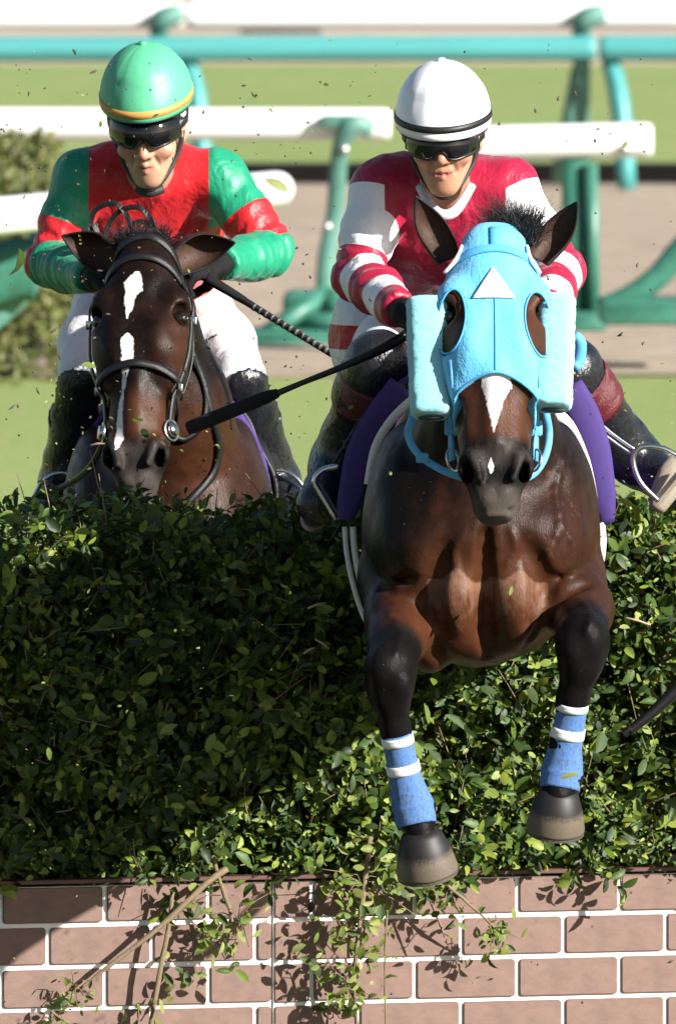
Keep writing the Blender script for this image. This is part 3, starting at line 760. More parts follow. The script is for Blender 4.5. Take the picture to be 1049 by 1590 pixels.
def crease(pts, r_, k_, op='s', off=.0, n=7):
    sp, _ = smooth_path([V3(x, y, 0) for x, y in pts], [0]*len(pts), 3); o = [onto(sculpt, a[0], a[1], off)[0] for a in sp]; m = len(o)-1
    return [cap(o[i], o[i+1], r_*(.45+.55*math.sin(math.pi*i/m)), r_*(.45+.55*math.sin(math.pi*(i+1)/m)), k_, op) for i in range(m)]
extra = crease([(754, 815), (752, 880), (754, 950), (756, 1020)], .015, .020)
extra += crease([(655, 950), (668, 905), (690, 850)], .010, .035, 's', .004) + crease([(848, 950), (842, 900), (818, 845)], .010, .035, 's', .004)
extra += crease([(815, 1005), (845, 965), (875, 925), (915, 905)], .011, .018) + crease([(690, 985), (664, 955), (640, 930), (590, 915)], .010, .018)
for pts in ([(880, 700), (862, 760), (868, 815), (850, 860)], [(868, 815), (890, 850), (884, 890)], [(900, 930), (916, 955), (908, 985)], [(600, 945), (622, 985), (612, 1020)], [(790, 820), (800, 850), (785, 880)], [(720, 830), (705, 860), (712, 890)]):
    extra += crease(pts, .0050, .012, 'u', -.003)
allp = bodyp + neck + hp + legs + hind + extra
v, Q = surf(allp, .014, finex=(P(560, 0, -1)[0], P(945, 0, -1)[0], .0062), finey=(-1.42+DY, -.55+DY, .0062), finez=(.5, 2.1, .0068))
n = outn(v, Q); v = v + n*(.0035*wob(v, 16, 3)+.0016*wob(v, 42, 4))[:, None]
lc = np.array(HF.l(v)); hd = ev(hp, v); onh = hd < .018
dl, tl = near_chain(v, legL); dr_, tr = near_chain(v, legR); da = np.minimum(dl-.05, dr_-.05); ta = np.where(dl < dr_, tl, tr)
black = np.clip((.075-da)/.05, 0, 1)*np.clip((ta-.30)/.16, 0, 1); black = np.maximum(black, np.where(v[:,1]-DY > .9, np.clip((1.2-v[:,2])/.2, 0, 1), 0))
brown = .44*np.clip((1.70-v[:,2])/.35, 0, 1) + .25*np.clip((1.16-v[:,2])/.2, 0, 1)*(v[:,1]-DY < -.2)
brown -= 1.1*np.clip((1.085-v[:,2])/.05, 0, 1)*(v[:,1]-DY > -.6)  # takes brown out under the belly, painting its shade into the coat
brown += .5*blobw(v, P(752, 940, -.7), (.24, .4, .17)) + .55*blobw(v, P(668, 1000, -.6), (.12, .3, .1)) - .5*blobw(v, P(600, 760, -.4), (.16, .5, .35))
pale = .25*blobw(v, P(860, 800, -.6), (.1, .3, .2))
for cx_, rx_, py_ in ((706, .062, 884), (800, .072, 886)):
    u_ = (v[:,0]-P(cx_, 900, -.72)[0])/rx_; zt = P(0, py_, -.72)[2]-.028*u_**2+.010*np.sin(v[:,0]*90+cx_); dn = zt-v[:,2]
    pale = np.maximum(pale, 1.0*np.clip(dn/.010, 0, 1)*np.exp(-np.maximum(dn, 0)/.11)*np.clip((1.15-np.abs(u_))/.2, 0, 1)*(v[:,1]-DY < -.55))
zz = lc[:, 2]; hb = np.clip((zz-.33)/.07, 0, 1)*np.clip((.505-zz)/.035, 0, 1)*np.exp(-(np.abs(lc[:,0]+.0)/.085)**4)
hb2 = np.clip((.33-zz)/.05, 0, 1)*.75
brown = np.where(onh, 1.15*hb + hb2, brown); pale = np.where(onh, .28*hb, pale)
black = np.where(onh, np.clip((zz-.50)/.03, 0, 1)*.92, black); grey = np.where(onh, np.clip((zz-.575)/.05, 0, 1)*.8+.45*np.exp(-((zz-.53)/.05)**2)*np.clip(lc[:,1]*20, 0, 1), 0)
black = np.where(onh, black, np.maximum(black, .85*np.clip((1.045-v[:,2])/.05, 0, 1)*np.clip((da-.015)/.03, 0, 1)))  # belly shadow painted black into the coat, legs left out
headco = np.where(onh[:, None] & (lc[:, 1] > -.02)[:, None], lc, 9.0)
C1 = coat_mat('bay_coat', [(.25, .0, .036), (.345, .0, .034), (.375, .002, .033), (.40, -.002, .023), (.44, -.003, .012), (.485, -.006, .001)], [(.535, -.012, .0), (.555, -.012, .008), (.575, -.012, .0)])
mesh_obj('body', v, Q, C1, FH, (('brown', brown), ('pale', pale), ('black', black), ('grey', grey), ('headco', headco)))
for sx in (-1, 1):
    q = MB(); c = HF.w(sx*.098, .022, .194); q.lathe([(.001, -.021), (.010, -.018), (.018, -.010), (.021, 0), (.018, .010), (.010, .018), (.001, .021)], c, HF.A[2], 16); q.build('eye', EYE, FH)
ear(HF, -1, P(697, 405, -.95), P(655, 300, -.95), (.25, -1, .15), EARM, FH, wid=.032); ear(HF, 1, P(834, 405, -.95), P(886, 308, -.95), (-.3, -1, .15), EARM, FH, wid=.032)
# forelock standing up behind the hood, and mane
r = np.random.default_rng(2); n_ = 1500
ro = np.array([P(r.uniform(760, 832), r.uniform(362, 385), -.93+r.uniform(-.04, .08)) for _ in range(n_)]); di = np.stack((r.normal(.12, .38, n_), r.normal(-.1, .3, n_), r.uniform(.5, 1.1, n_)), 1)
hair('forelock', ro, di, r.uniform(.04, .115, n_), HAIR, FH, .45, .35, .0010, r)
ro = np.array([P(766+r.normal(0, 8), 380+r.uniform(0, 1)*170, -.72) + V3(0, r.uniform(.0, .15), 0) for _ in range(200)]); ro[:, 1] = DY -.80 + (ro[:, 2].max()-ro[:, 2])*1.0
hair('mane', ro, np.stack((r.normal(.6, .3, 200), r.normal(.2, .3, 200), r.normal(.6, .2, 200)), 1), r.uniform(.08, .16, 200), HAIR, FH, .4, .9, .003, r)
n_ = 160; tb = P(745, 690, 1.36)
hair('tail', tb+r.normal(0, .02, (n_, 3)), np.stack((r.normal(0, .12, n_), r.uniform(.8, 1.2, n_), r.normal(.25, .15, n_)), 1), r.uniform(.5, .8, n_), HAIR, FH, .2, .9, .004, r, 8)
# hood
q = N('hood_cloth'); p = q.scl(q.at('headco', True), 1.0); w1 = q.n('TexVoronoi', {'Vector': p, 'Scale': 210}, feature='F1').outputs['Distance']
hv = q.at('headco', True); nn = q.noise(14, 4, .6, hv); dd = q.mr(q.noise(60, 5, .75, hv), .62, .68); nw = q.noise(26, 4, .5, q.scl(hv, (1, 1, .35)), 1.2)
q.bump(q.math('ADD', q.math('MULTIPLY', nw, .9), q.math('SUBTRACT', nn, q.math('MULTIPLY', w1, .22))), .34, .012); HOODM = q.out(q.mix(q.math('MULTIPLY', dd, .55), q.mix(nn, (.085, .41, .70), (.135, .49, .78)), (.16, .17, .16)), .72, Sheen_Weight=.2)
TRIMB = mat('hood_binding', (.075, .36, .66), .7, .1, 20, .2, 200)
PATCH = mat('white_patch', (.80, .80, .80), .7, .05, 40, .15, 200, dirt=(70, .66, (.3, .25, .2)))
eyes = [(-.0955, .222, -.12), (.0945, .228, .12)]
def in_frame(X, Y, Z):
    x, y, z = X-HF.O[0], Y-HF.O[1], Z-HF.O[2]; A = HF.A/HF.k
    return [A[i,0]*x+A[i,1]*y+A[i,2]*z for i in range(3)]
def hood_clip(X, Y, Z):
    x, y, z = in_frame(X, Y, Z)
    d = np.maximum(z-(.350+4.6*x*x+.55*np.maximum(.03-y, 0)), -.032-z + 0*x)
    d = np.maximum(d, -(y+.13))
    for ex, ez, tl_ in eyes:
        u = (x-ex)+(z-ez)*tl_*-.5; d = np.maximum(d, np.where(y > -.12, .03*(1-np.sqrt((u/.0305)**2+((z-ez)/.074)**2)), -1))
    for sx in (-1, 1):
        d = np.maximum(d, .034-np.sqrt((x-sx*.105)**2*.9+(z-.012)**2*.5+(y*0)))
    return d
hoodp = [p_ for p_ in hp if p_['op'] == 'u']
v, Q = surf(hoodp, .0048, .0065, (hood_clip,), smooth=2)
mesh_obj('hood', v, Q, HOODM, FH, (('headco', np.array(HF.l(v))),)); hood = FH.children[-1]
hood = bpy.data.objects['hood']
for ex, ez, tl_ in eyes:
    th = np.linspace(0, 2*math.pi, 33); zz = ez+.074*np.sin(th); xx = ex+.0305*np.cos(th)+(zz-ez)*tl_*.5
    pts = project(hoodp, HF, xx, zz, .001, g=.0065); q = MB(); q.tube(list(pts), .0024, 6, cap=False); q.build('binding', TRIMB, hood)
xx = np.linspace(-.098, .098, 25); pts = project(hoodp, HF, xx, .350+4.6*xx*xx, .001, g=.0065); q = MB(); q.tube(list(pts), .003, 6); q.build('binding', TRIMB, hood)
def strap_flat(name, xs, zs, w, m, parent, off=.003, sm=0, th=.003):
    pts = project(hoodp, HF, np.array(xs), np.array(zs), off, g=.0065); q = MB(); q.ribbon(list(pts), [HF.A[1]+HF.A[0]*x*5 for x in xs], w, th); return q.build(name, m, parent)
xx = np.linspace(-.106, .106, 25); strap_flat('brow_strap', xx, .078-.030*np.cos(xx/.106*1.45), .020, TRIMB, hood)
zz = np.linspace(-.012, .052, 7); strap_flat('seam', zz*0, zz, .022, TRIMB, hood, .002)
zz = np.linspace(.17, .345, 20); strap_flat('seam', zz*0-.001, zz, .003, TRIMB, hood, .0005, th=.0016)
# white triangle
tri = []; 
for i in range(13):
    t = i/12
    for j in range(13): tri.append(((j/12-.5)*.094*t*1.0-.004, .098+.075*t))
tri = np.array(tri); pts = project(hoodp, HF, tri[:,0], tri[:,1], .0035, g=.0065)
F = [(i*13+j, i*13+j+1, (i+1)*13+j+1, (i+1)*13+j) for i in range(12) for j in range(12)]
o = link('triangle_patch', raw_mesh('triangle_patch', pts, F), PATCH, hood); sd = o.modifiers.new('thick', 'SOLIDIFY'); sd.thickness = .0025
# ear openings' pale lining
for sx, pa, pb in ((-1, (689, 424), (716, 382)), (1, (838, 424), (818, 382))):
    a, b = P(*pa, -1.04), P(*pb, -1.02); q = MB(); q.tube([a, (a+b)/2+V3(sx*-.008, -.012, .002), b], [.008, .011, .006], 8, .5, sm=4); q.build('ear_lining', PATCH, hood)
# fleece rolls beside the eyes
q = N('cyan_fleece'); p = q.pos(); nn = q.noise(260, 4, .8, p); ng = q.noise(18, 3, .6, p)
q.bump(q.math('ADD', nn, q.math('MULTIPLY', ng, .4)), .8, .006); FLEECE = q.out(q.mix(nn, (.20, .60, .68), (.34, .74, .80)), .95, Sheen_Weight=.6)
FLDARK = mat('roll_hole_shade', (.02, .05, .06), .9, .2, 20)  # dark disc colour painting the shade inside the roll's open end
for sx, x0, x1, y0, y1 in ((-1, 630, 695, 466, 646), (1, 834, 893, 462, 634)):
    ct = P((x0+x1)/2, y0, -1.05); cb_ = P((x0+x1)/2+(6 if sx < 0 else -6), y1, -1.13); ax = cb_-ct; L = np.linalg.norm(ax); z = ax/L
    prof = []; hw = (x1-x0)/2/680
    V = []; F = []; nn_ = 44; ns = 60; rr = np.random.default_rng(int(x0))
    for i in range(ns+1):
        t = i/ns; e = min(t, 1-t); sq = 1-.16*max(0, 1-e/.045)**2
        for j in range(nn_):
            th = 2*math.pi*j/nn_; c, s = math.cos(th), math.sin(th); k_ = 1/(abs(c)**3.2+abs(s)**3.2)**(1/3.2)
            V.append(ct+z*L*t + V3(1,0,0)*c*k_*hw*sq + nrm(np.cross(z, (1,0,0)))*s*k_*.052*sq)
    for i in range(ns):
        for j in range(nn_): F.append((i*nn_+j, i*nn_+(j+1) % nn_, (i+1)*nn_+(j+1) % nn_, (i+1)*nn_+j))
    F.append(tuple(range(nn_))); F.append(tuple(range(ns*nn_, (ns+1)*nn_)))
    V = np.array(V); ctr = (V-ct) @ z; cc = ct+np.outer(ctr, z); od = V-cc; od /= np.maximum(np.linalg.norm(od, axis=1), 1e-6)[:, None]
    V = V + od*(.0030*wob(V, 14, 5)+.0009*rr.normal(size=len(V)))[:, None]
    o = link('fleece_roll', raw_mesh('fleece_roll', V, F), FLEECE, FH)
    q = MB(); q.lathe([(.001, 0), (hw*.62, .0), (hw*.6, .003)], cb_+z*.0035, z, 20, (1, .55), X=V3(1, 0, 0)); q.build('roll_end', FLDARK, o)
# blue cheek straps, bit rings and rein
BLUE = mat('blue_strap', (.10, .36, .62), .55, .15, 40, .2, 150)
for sx in (-1, 1):
    pts = project(hoodp, HF, np.array([sx*.098, sx*.094, sx*.092, sx*.090, sx*.089]), np.array([.31, .36, .40, .44, .475]), .006)
    q = MB(); q.ribbon(list(pts), [HF.A[1]*.7+HF.A[0]*sx]*5, .020, .005); ck = q.build('cheek_strap', BLUE, FH)
    c = pts[2]; q = MB(); q.box(c+HF.A[1]*.006, (.030, .012, .036), None, .006); q.build('buckle', BLUE, ck)
    c = pts[-1]+HF.A[1]*.004; th = np.linspace(0, 2*math.pi, 25); q = MB(); q.tube([c+HF.A[0]*sx*.0+(HF.A[2]*np.cos(t)*.026+HF.A[1]*np.sin(t)*.016+HF.A[0]*sx*np.sin(t)*.014) for t in th], .0032, 6, cap=False); q.build('bit_ring', BITM, FH)
xx = np.linspace(-.086, .086, 15)
q = MB(); q.tube([P(640, 500, -.64), P(645, 560, -.84), P(641, 640, -.98), P(633, 672, -.98), P(648, 704, -1.0), P(686, 730, -1.03), P(726, 744, -1.06)], .0085, 8, .55, (0, -1, 0), sm=5); q.build('rein', BLUE, FH)
q = MB(); q.tube([P(838, 515, -.64), P(845, 560, -.84), P(846, 630, -.98), P(852, 672, -.98), P(847, 705, -1.0), P(832, 732, -1.03), P(808, 748, -1.06)], .0085, 8, .55, (0, -1, 0), sm=5); q.build('rein', BLUE, FH)
MB().box(P(655, 711, -1.02), (.028, .014, .022), None, .005).build('rein_buckle', BLUE, FH)
q = MB(); q.tube([P(893, 520, -1.0), P(900, 535, -.98), P(897, 560, -.97), P(890, 572, -.98)], [.010, .016, .016, .012], 8, sm=3); q.build('rein_knot', BLUE, FH)
# leg wraps and hooves
WRAPM = mat('blue_wrap', (.075, .175, .42), .85, .22, 30, .45, 120, dirt=(16, .53, (.085, .095, .13)))
WTAPE = mat('white_tape', (.74, .74, .72), .7, .05, 30, .2, 150, dirt=(60, .62, (.4, .4, .4)))
def wrap(pts, rad, parent, tapes):
    q = MB(); q.tube(pts, rad, 24, sm=6, cap=False); w = q.build('leg_wrap', WRAPM, parent); sd = w.modifiers.new('thick', 'SOLIDIFY'); sd.thickness = .003
    sp, sr = smooth_path([np.asarray(p) for p in pts], rad, 8)
    for t in tapes:
        i = int(t*len(sp)); q = MB(); q.tube(sp[i:i+4], [x+.0025 for x in sr[i:i+4]], 24, cap=False); b = q.build('tape_band', WTAPE, w); sd = b.modifiers.new('thick', 'SOLIDIFY'); sd.thickness = .002
wrap([P(615, 1139, -.875), P(622, 1175, -.862), P(630, 1213, -.85), P(640, 1250, -.838), P(647, 1282, -.845)], [.0345, .035, .038, .0490, .045], FH, (.06, .33))
wrap([P(889, 1088, -.875), P(884, 1120, -.862), P(877, 1160, -.85), P(872, 1197, -.838), P(868, 1226, -.845)], [.0345, .035, .038, .0490, .045], FH, (.06, .33))
hoof_obj(P(654, 1296, -.855), (.16, .34, -1.0), FH, .047, .071, .092); hoof_obj(P(866, 1232, -.855), (-.08, .34, -1.0), FH, .046, .067, .088)
for sx in (-1, 1): hoof_obj(P(745+sx*95, 925, 1.80), (0, .9, .35), FH)
# saddle cloth, pad, girth
PURPLE = mat('purple_cloth', (.042, .018, .145), .75, .12, 14, .25, 160)
PADW = mat('white_pad', (.74, .70, .66), .85, .06, 16, .3, 120)
def drape(name, px, m, parent, y0, y1, th, sw=.02, n=10):
    """cloth following a photo outline of its front edge, running back over the horse"""
    pts, _ = smooth_path([P(x, y, y0) for x, y in px], [0]*len(px), 6); V = []; F = []; k = len(pts)
    for i in range(n+1):
        t = i/n; dy = (y1-y0)*t
        for j, p in enumerate(pts): V.append(p+V3(0, dy, .015*math.sin(t*3)*0)+V3((.006*math.sin(t*9+j*.5)), 0, 0))
    for i in range(n):
        for j in range(k-1): F.append((i*k+j, i*k+j+1, (i+1)*k+j+1, (i+1)*k+j))
    o = link(name, raw_mesh(name, V, F), m, parent); sd = o.modifiers.new('thick', 'SOLIDIFY'); sd.thickness = th; sd.offset = 0
    b = o.modifiers.new('bev', 'BEVEL'); b.width = th*.35; b.segments = 2; b.limit_method = 'ANGLE'
    return o
drape('saddle_cloth', [(527, 806), (536, 760), (556, 700), (594, 632), (650, 580), (745, 556), (845, 580), (896, 610), (918, 665), (934, 740), (947, 816)], PURPLE, FH, -.16, .42, .014)
for i, sx in enumerate((0, 1)):
    # deep front faces of the cloth as it flares off the shoulder
    pts = ([(625, 600), (590, 650), (562, 705), (548, 760), (538, 808)], [(882, 600), (905, 645), (922, 700), (934, 765), (944, 812)])[i]
    q = MB(); q.tube([P(x, y, -.165) for x, y in pts], [.036, .040, .040, .034, .014], 10, .35, (0, -1, 0), sm=4); q.build('cloth_edge', PURPLE, FH)
q = MB(); q.tube([P(x, y, -.20) for x, y in ((642, 618), (608, 652), (583, 695), (570, 752))], [.010, .011, .011, .008], 8, .8, (0, -1, 0), sm=5); q.build('saddle_pad', PADW, FH)
q = MB(); q.tube([P(x, y, -.20) for x, y in ((846, 628), (880, 660), (905, 715), (921, 772))], [.013, .016, .015, .009], 8, .8, (0, -1, 0), sm=5); q.build('saddle_pad', PADW, FH)
for w_, off in ((.008, 0), (.006, -13)):
    q = MB(); q.tube([P(x+off, y, -.16) for x, y in ((548, 818), (551, 858), (562, 912), (581, 965), (620, 1030))], w_, 8, 1, (0, -1, 0), sm=4); q.build('girth', PADW, FH)
q = MB(); q.tube([P(x, y, -.16) for x, y in ((930, 812), (933, 850), (925, 900), (905, 960))], [.013, .011, .009, .006], 8, 1, (0, -1, 0), sm=4); q.build('girth', PADW, FH)
sad = [ell(P(745, 588, .18), (.16, .30, .05), .05), ell(P(745, 560, .02), (.07, .08, .05), .05), ell(P(745, 572, .42), (.14, .09, .05), .05)]
v, Q = surf(sad, .012); mesh_obj('saddle', v, Q, LEATHER, FH)
# ------------------------------------------------------------------ horse behind, rising to the hedge
DY = 0.0
BH = empty('horse', tuple(P(262, 860, 1.95)), 'dark bay horse with a white star and black bridle rising behind the hedge', 'horse')
HB = Head(P(224, 388, 1.22), P(211, 772, .93), (-.16, -1, .12), .94)
hp2 = HB.prims()
neck2 = [cap(P(285, 800, 1.62), P(262, 640, 1.48), .175, .14, .1), cap(P(262, 640, 1.48), P(232, 462, 1.36), .14, .10, .08), cap(P(275, 620, 1.75), P(235, 430, 1.40), .07, .05, .08)]
body2 = [ell(P(262, 850, 2.1), (.285, .68, .35), .08), ell(P(268, 870, 1.65), (.26, .27, .29), .1), ell(P(262, 905, 2.6), (.26, .5, .30), .1), ell(P(262, 870, 3.1), (.265, .42, .31), .12),
         ell(P(365, 800, 1.75), (.08, .24, .24), .06), ell(P(150, 810, 1.75), (.08, .24, .24), .06), ell(P(320, 850, 1.5), (.10, .13, .15), .05)]
legs2 = []; fr = []
for sx in (-1, 1):
    cx = 262+sx*75
    ps = [P(cx, 960, 1.6), P(cx+sx*5, 1060, 1.38), P(cx, 1130, 1.15), P(cx, 1190, 1.3), P(cx, 1270, 1.48), P(cx, 1310, 1.55)]; fr.append(ps)
    legs2 += chain(ps, [.095, .075, .05, .035, .04, .036], .04)
    ps = [P(cx, 930, 3.1), P(cx+sx*12, 1050, 2.95), P(cx+sx*5, 1150, 3.3), P(cx, 1330, 3.25), P(cx, 1400, 3.12)]; fr.append(ps)
    legs2 += chain(ps, [.18, .12, .055, .038, .04], .06)
v, Q = surf(body2+neck2+hp2+legs2, .016, finex=(P(135, 0, 1)[0], P(430, 0, 1)[0], .0064), finey=(.75, 1.45, .0064), finez=(1.36, 2.05, .0068))
n = outn(v, Q); v = v + n*(.0035*wob(v, 16, 13)+.0018*wob(v, 42, 14))[:, None]
lc = np.array(HB.l(v)); onh = ev(hp2, v) < .018; zz = lc[:, 2]
d0, t0 = near_chain(v, fr[0]); d1, t1 = near_chain(v, fr[2]); black = np.clip((.09-np.minimum(d0, d1))/.05, 0, 1)*np.clip((np.where(d0 < d1, t0, t1)-.3)/.15, 0, 1)
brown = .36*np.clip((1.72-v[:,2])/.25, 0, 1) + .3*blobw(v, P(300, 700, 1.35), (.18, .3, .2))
brown = np.where(onh, .12+1.0*np.clip((zz-.37)/.08, 0, 1)*np.clip((.53-zz)/.04, 0, 1)+.55*np.exp(-((zz-.27)/.09)**2-((lc[:,0]-.11)/.05)**2), brown)
black = np.where(onh, np.clip((zz-.525)/.03, 0, 1)*.9, black); grey = np.where(onh, np.clip((zz-.57)/.05, 0, 1)*.7+.5*np.exp(-((zz-.55)/.04)**2)*np.clip(lc[:,1]*20, 0, 1), 0)
headco = np.where(onh[:, None] & (lc[:, 1] > -.02)[:, None], lc, 9.0)
C2 = coat_mat('dark_bay_coat', [(.085, -.004, .006), (.098, -.006, .016), (.112, -.012, .026), (.138, -.010, .022), (.152, -.018, .016), (.185, -.020, .010), (.215, -.022, .002)],
              [(.255, -.018, .003), (.275, -.018, .018), (.315, -.016, .016), (.345, -.022, .010), (.40, -.030, .006), (.46, -.036, .009), (.52, -.036, .012), (.55, -.042, .004)], .9)
mesh_obj('body', v, Q, C2, BH, (('brown', brown), ('pale', brown*0+.12*(~onh)), ('black', black), ('grey', grey), ('headco', headco)))
for sx in (-1, 1):
    q = MB(); c = HB.w(sx*.098, .022, .194); q.lathe([(.001, -.021), (.010, -.018), (.018, -.010), (.021, 0), (.018, .010), (.010, .018), (.001, .021)], c-HB.A[1]*.006, HB.A[2], 16); q.build('eye', EYE, BH)
ear(HB, -1, P(174, 412, 1.27), P(100, 358, 1.30), (.1, -1, -.45), EARM, BH, wid=.040); ear(HB, 1, P(272, 410, 1.27), P(362, 368, 1.28), (-.1, -1, -.45), EARM, BH, wid=.040)
r = np.random.default_rng(8); n_ = 1600
ro = np.array([P(r.uniform(185, 262), r.uniform(372, 398), 1.27+r.uniform(-.03, .1)) for _ in range(n_)])
hair('forelock', ro, np.stack((r.normal(-.1, .45, n_), r.normal(-.25, .3, n_), r.uniform(.3, 1.0, n_)), 1), r.uniform(.03, .075, n_), HAIR, BH, .5, .6, .0011, r)
n_ = 700; tt = r.uniform(0, 1, n_); ro = np.array([P(236+40*t, 425+190*t, 1.36+.4*t) for t in tt])+V3(0, 0, .05)
hair('mane', ro, np.stack((r.normal(-.1, .3, n_), r.normal(-.1, .2, n_), r.normal(.25, .2, n_)), 1), r.uniform(.06, .13, n_), HAIR, BH, .25, 1.6, .0013, r)
n_ = 160; hair('tail', P(262, 790, 3.5)+r.normal(0, .02, (n_, 3)), np.stack((r.normal(0, .1, n_), r.uniform(.8, 1.2, n_), r.normal(0, .15, n_)), 1), r.uniform(.5, .8, n_), HAIR, BH, .2, 1.2, .004, r, 8)
for ps in fr:
    a = nrm(ps[-1]-ps[-2]); hoof_obj(ps[-1], a, BH)
# bridle
def bridle_ring(name, z, phi, w, tilt=0, ztop=0, par=None, off=.003):
    pts, no = ring([p_ for p_ in hp2 if p_['op'] == 'u'], HB, z, phi, off, tilt, ztop); q = MB(); q.ribbon(pts, no, w, .005); return q.build(name, LEATHER, par or BH)
bridle_ring('brow_band', .105, np.linspace(-10, 190, 34), .020, 0, -.062)
bridle_ring('head_strap', .03, np.linspace(-20, 200, 30), .022, 0, -.055)
nb = bridle_ring('nose_band', .39, np.linspace(-60, 240, 44), .021, .0, -.055)
def side_strap(sx, zs, phis, w, name='cheek_strap'):
    pts = []; no = []
    for z, f in zip(zs, phis):
        a, b = ring([p_ for p_ in hp2 if p_['op'] == 'u'], HB, z, [f if sx > 0 else 180-f], .005); pts += a; no += b
    q = MB(); q.ribbon(pts, no, w, .005); return q.build(name, LEATHER, BH), pts, no
for sx in (-1, 1):
    ck, pts, no = side_strap(sx, np.linspace(.06, .47, 22), np.linspace(12, 24, 22), .017)
    side_strap(sx, np.linspace(.07, .37, 16), np.linspace(-12, -22, 16), .014)
    for i in (7, 16): MB().box(pts[i]+no[i]*.006, (.016, .012, .022), None, .003).build('buckle', BITM, ck)
    c = pts[-1]+no[-1]*.006; th = np.linspace(0, 2*math.pi, 25); t2 = nrm(np.cross(no[-1], HB.A[2]))
    q = MB(); q.tube([c+HB.A[2]*(.012+.026*math.cos(t))+t2*.022*math.sin(t)+no[-1]*.004*math.sin(t) for t in th], .0038, 6, cap=False); q.build('bit_ring', BITM, BH)
    q = MB(); q.tube([c+HB.A[2]*.012, c+HB.A[2]*.012+no[-1]*.012], .017, 12); q.build('bit_guard', BITM, BH)
allb = body2+neck2+[p_ for p_ in hp2 if p_['op'] == 'u']; nkb = body2+neck2
def on_strap(name, pts, w, prims):
    sp, _ = smooth_path([V3(x, y, 0) for x, y in pts], [0]*len(pts), 5); o = [onto(prims, a[0], a[1], .003) for a in sp]
    q = MB(); q.ribbon([a for a, n in o], [n for a, n in o], w, .006); return q.build(name, LEATHER, BH)
on_strap('neck_strap', [(288, 540), (312, 585), (326, 640), (338, 690), (330, 735), (300, 772), (270, 800)], .020, nkb)
on_strap('rein', [(266, 672), (284, 682), (306, 668), (318, 640), (316, 600), (296, 545)], .015, nkb)
q = MB(); q.tube([P(*p_) for p_ in [(170, 668, 1.03), (140, 725, 1.2), (100, 755, 1.35), (60, 768, 1.42), (40, 795, 1.45)]], .008, 8, .5, (0, -1, 0), sm=5); q.build('rein', LEATHER, BH)
# saddle and cloth
q = MB(); q.tube([P(x, y, 1.75) for x, y in ((352, 628), (378, 672), (398, 720), (412, 790), (418, 850))], [.02, .026, .026, .024, .016], 10, .4, (0, -1, 0), sm=4); q.build('cloth_edge', PURPLE, BH)
drape('saddle_cloth', [(96, 830), (108, 760), (130, 690), (170, 640), (262, 612), (340, 622), (380, 668), (402, 720), (416, 780), (424, 850)], PURPLE, BH, 1.78, 2.4, .014)
drape('saddle_flap', [(364, 628), (392, 668), (414, 715), (428, 770), (436, 830)], LEATHER, BH, 1.80, 2.2, .012)
v, Q = surf([ell(P(262, 622, 2.15), (.16, .30, .05), .05), ell(P(262, 600, 1.95), (.07, .08, .05), .05)], .012); mesh_obj('saddle', v, Q, LEATHER, BH)
# ================================================================== RIDERS
def skin_mat(name, c):
    q = N(name); p = q.pos(); n1 = q.noise(45, 4, .6, p); l = q.at('lip'); rd = q.at('red'); dk = q.at('dark')
    col = q.mix(n1, tuple(np.array(c)*.88), tuple(np.array(c)*1.1)); col = q.mix(q.math('MULTIPLY', rd, .55), col, (.50, .16, .11)); col = q.mix(l, col, (.36, .105, .085)); col = q.mix(dk, col, (.03, .018, .013))
    q.bump(q.noise(300, 3, .6, p), .12, .002)
    return q.out(col, .48, Subsurface_Weight=.12, Subsurface_Radius=(.012, .005, .003), Specular_Ior_Level=.4)
def silk(name, base, pattern=None, rough=.42, sheen=.2, wr=1.0):
    """cloth; pattern(q) -> colour socket"""
    q = N(name); p = q.pos(); col = pattern(q) if pattern else base
    n1 = q.noise(17, 3, .5, q.scl(p, (1, 1, .55)), .9); n2 = q.noise(46, 3, .55, p, .5); n3 = q.noise(700, 2, .5, p)
    q.bump(q.math('ADD', q.math('ADD', q.math('MULTIPLY', n1, 1.0*wr), q.math('MULTIPLY', n2, .22*wr)), q.math('MULTIPLY', n3, .03)), .55, .018)
    return q.out(col, rough, Sheen_Weight=sheen, Sheen_Roughness=.4, Specular_Ior_Level=.4)
WBREECH = silk('white_breeches', (.72, .72, .74), None, .55, .1, .7)
BOOTM = N('black_boot'); _n = BOOTM.noise(25, 4, .6); _m = BOOTM.mr(BOOTM.noise(70, 5, .7), .66, .72); BOOTM.bump(_n, .5, .01)
BOOTM = BOOTM.out(BOOTM.mix(BOOTM.math('MULTIPLY', _m, .5), BOOTM.mix(_n, (.007, .007, .009), (.016, .017, .022)), (.16, .15, .12)), BOOTM.mr(_n, .3, .7, .16, .34), Specular_Ior_Level=.6)
CUFF = mat('oxblood_cuff', (.10, .010, .016), .25, .3, 40, .5, 60, Specular_Ior_Level=.6)
GLOVE = mat('black_glove', (.0055, .0055, .006), .65, .3, 60, .4, 250, Specular_Ior_Level=.25)
SOLE = mat('tan_boot_sole', (.30, .26, .20), .8, .25, 30, .5, 120, dirt=(30, .6, (.09, .08, .06)))
LENS = N('goggle_lens').out((.006, .006, .007), .05, Specular_Ior_Level=.6)
FRAME = mat('goggle_frame', (.012, .012, .013), .35, .2, 40)
STRAPM = mat('chin_strap', (.014, .013, .013), .6, .2, 40)
DARKHAIR = mat('black_hair', (.012, .010, .010), .5, .3, 60, .6, 300)
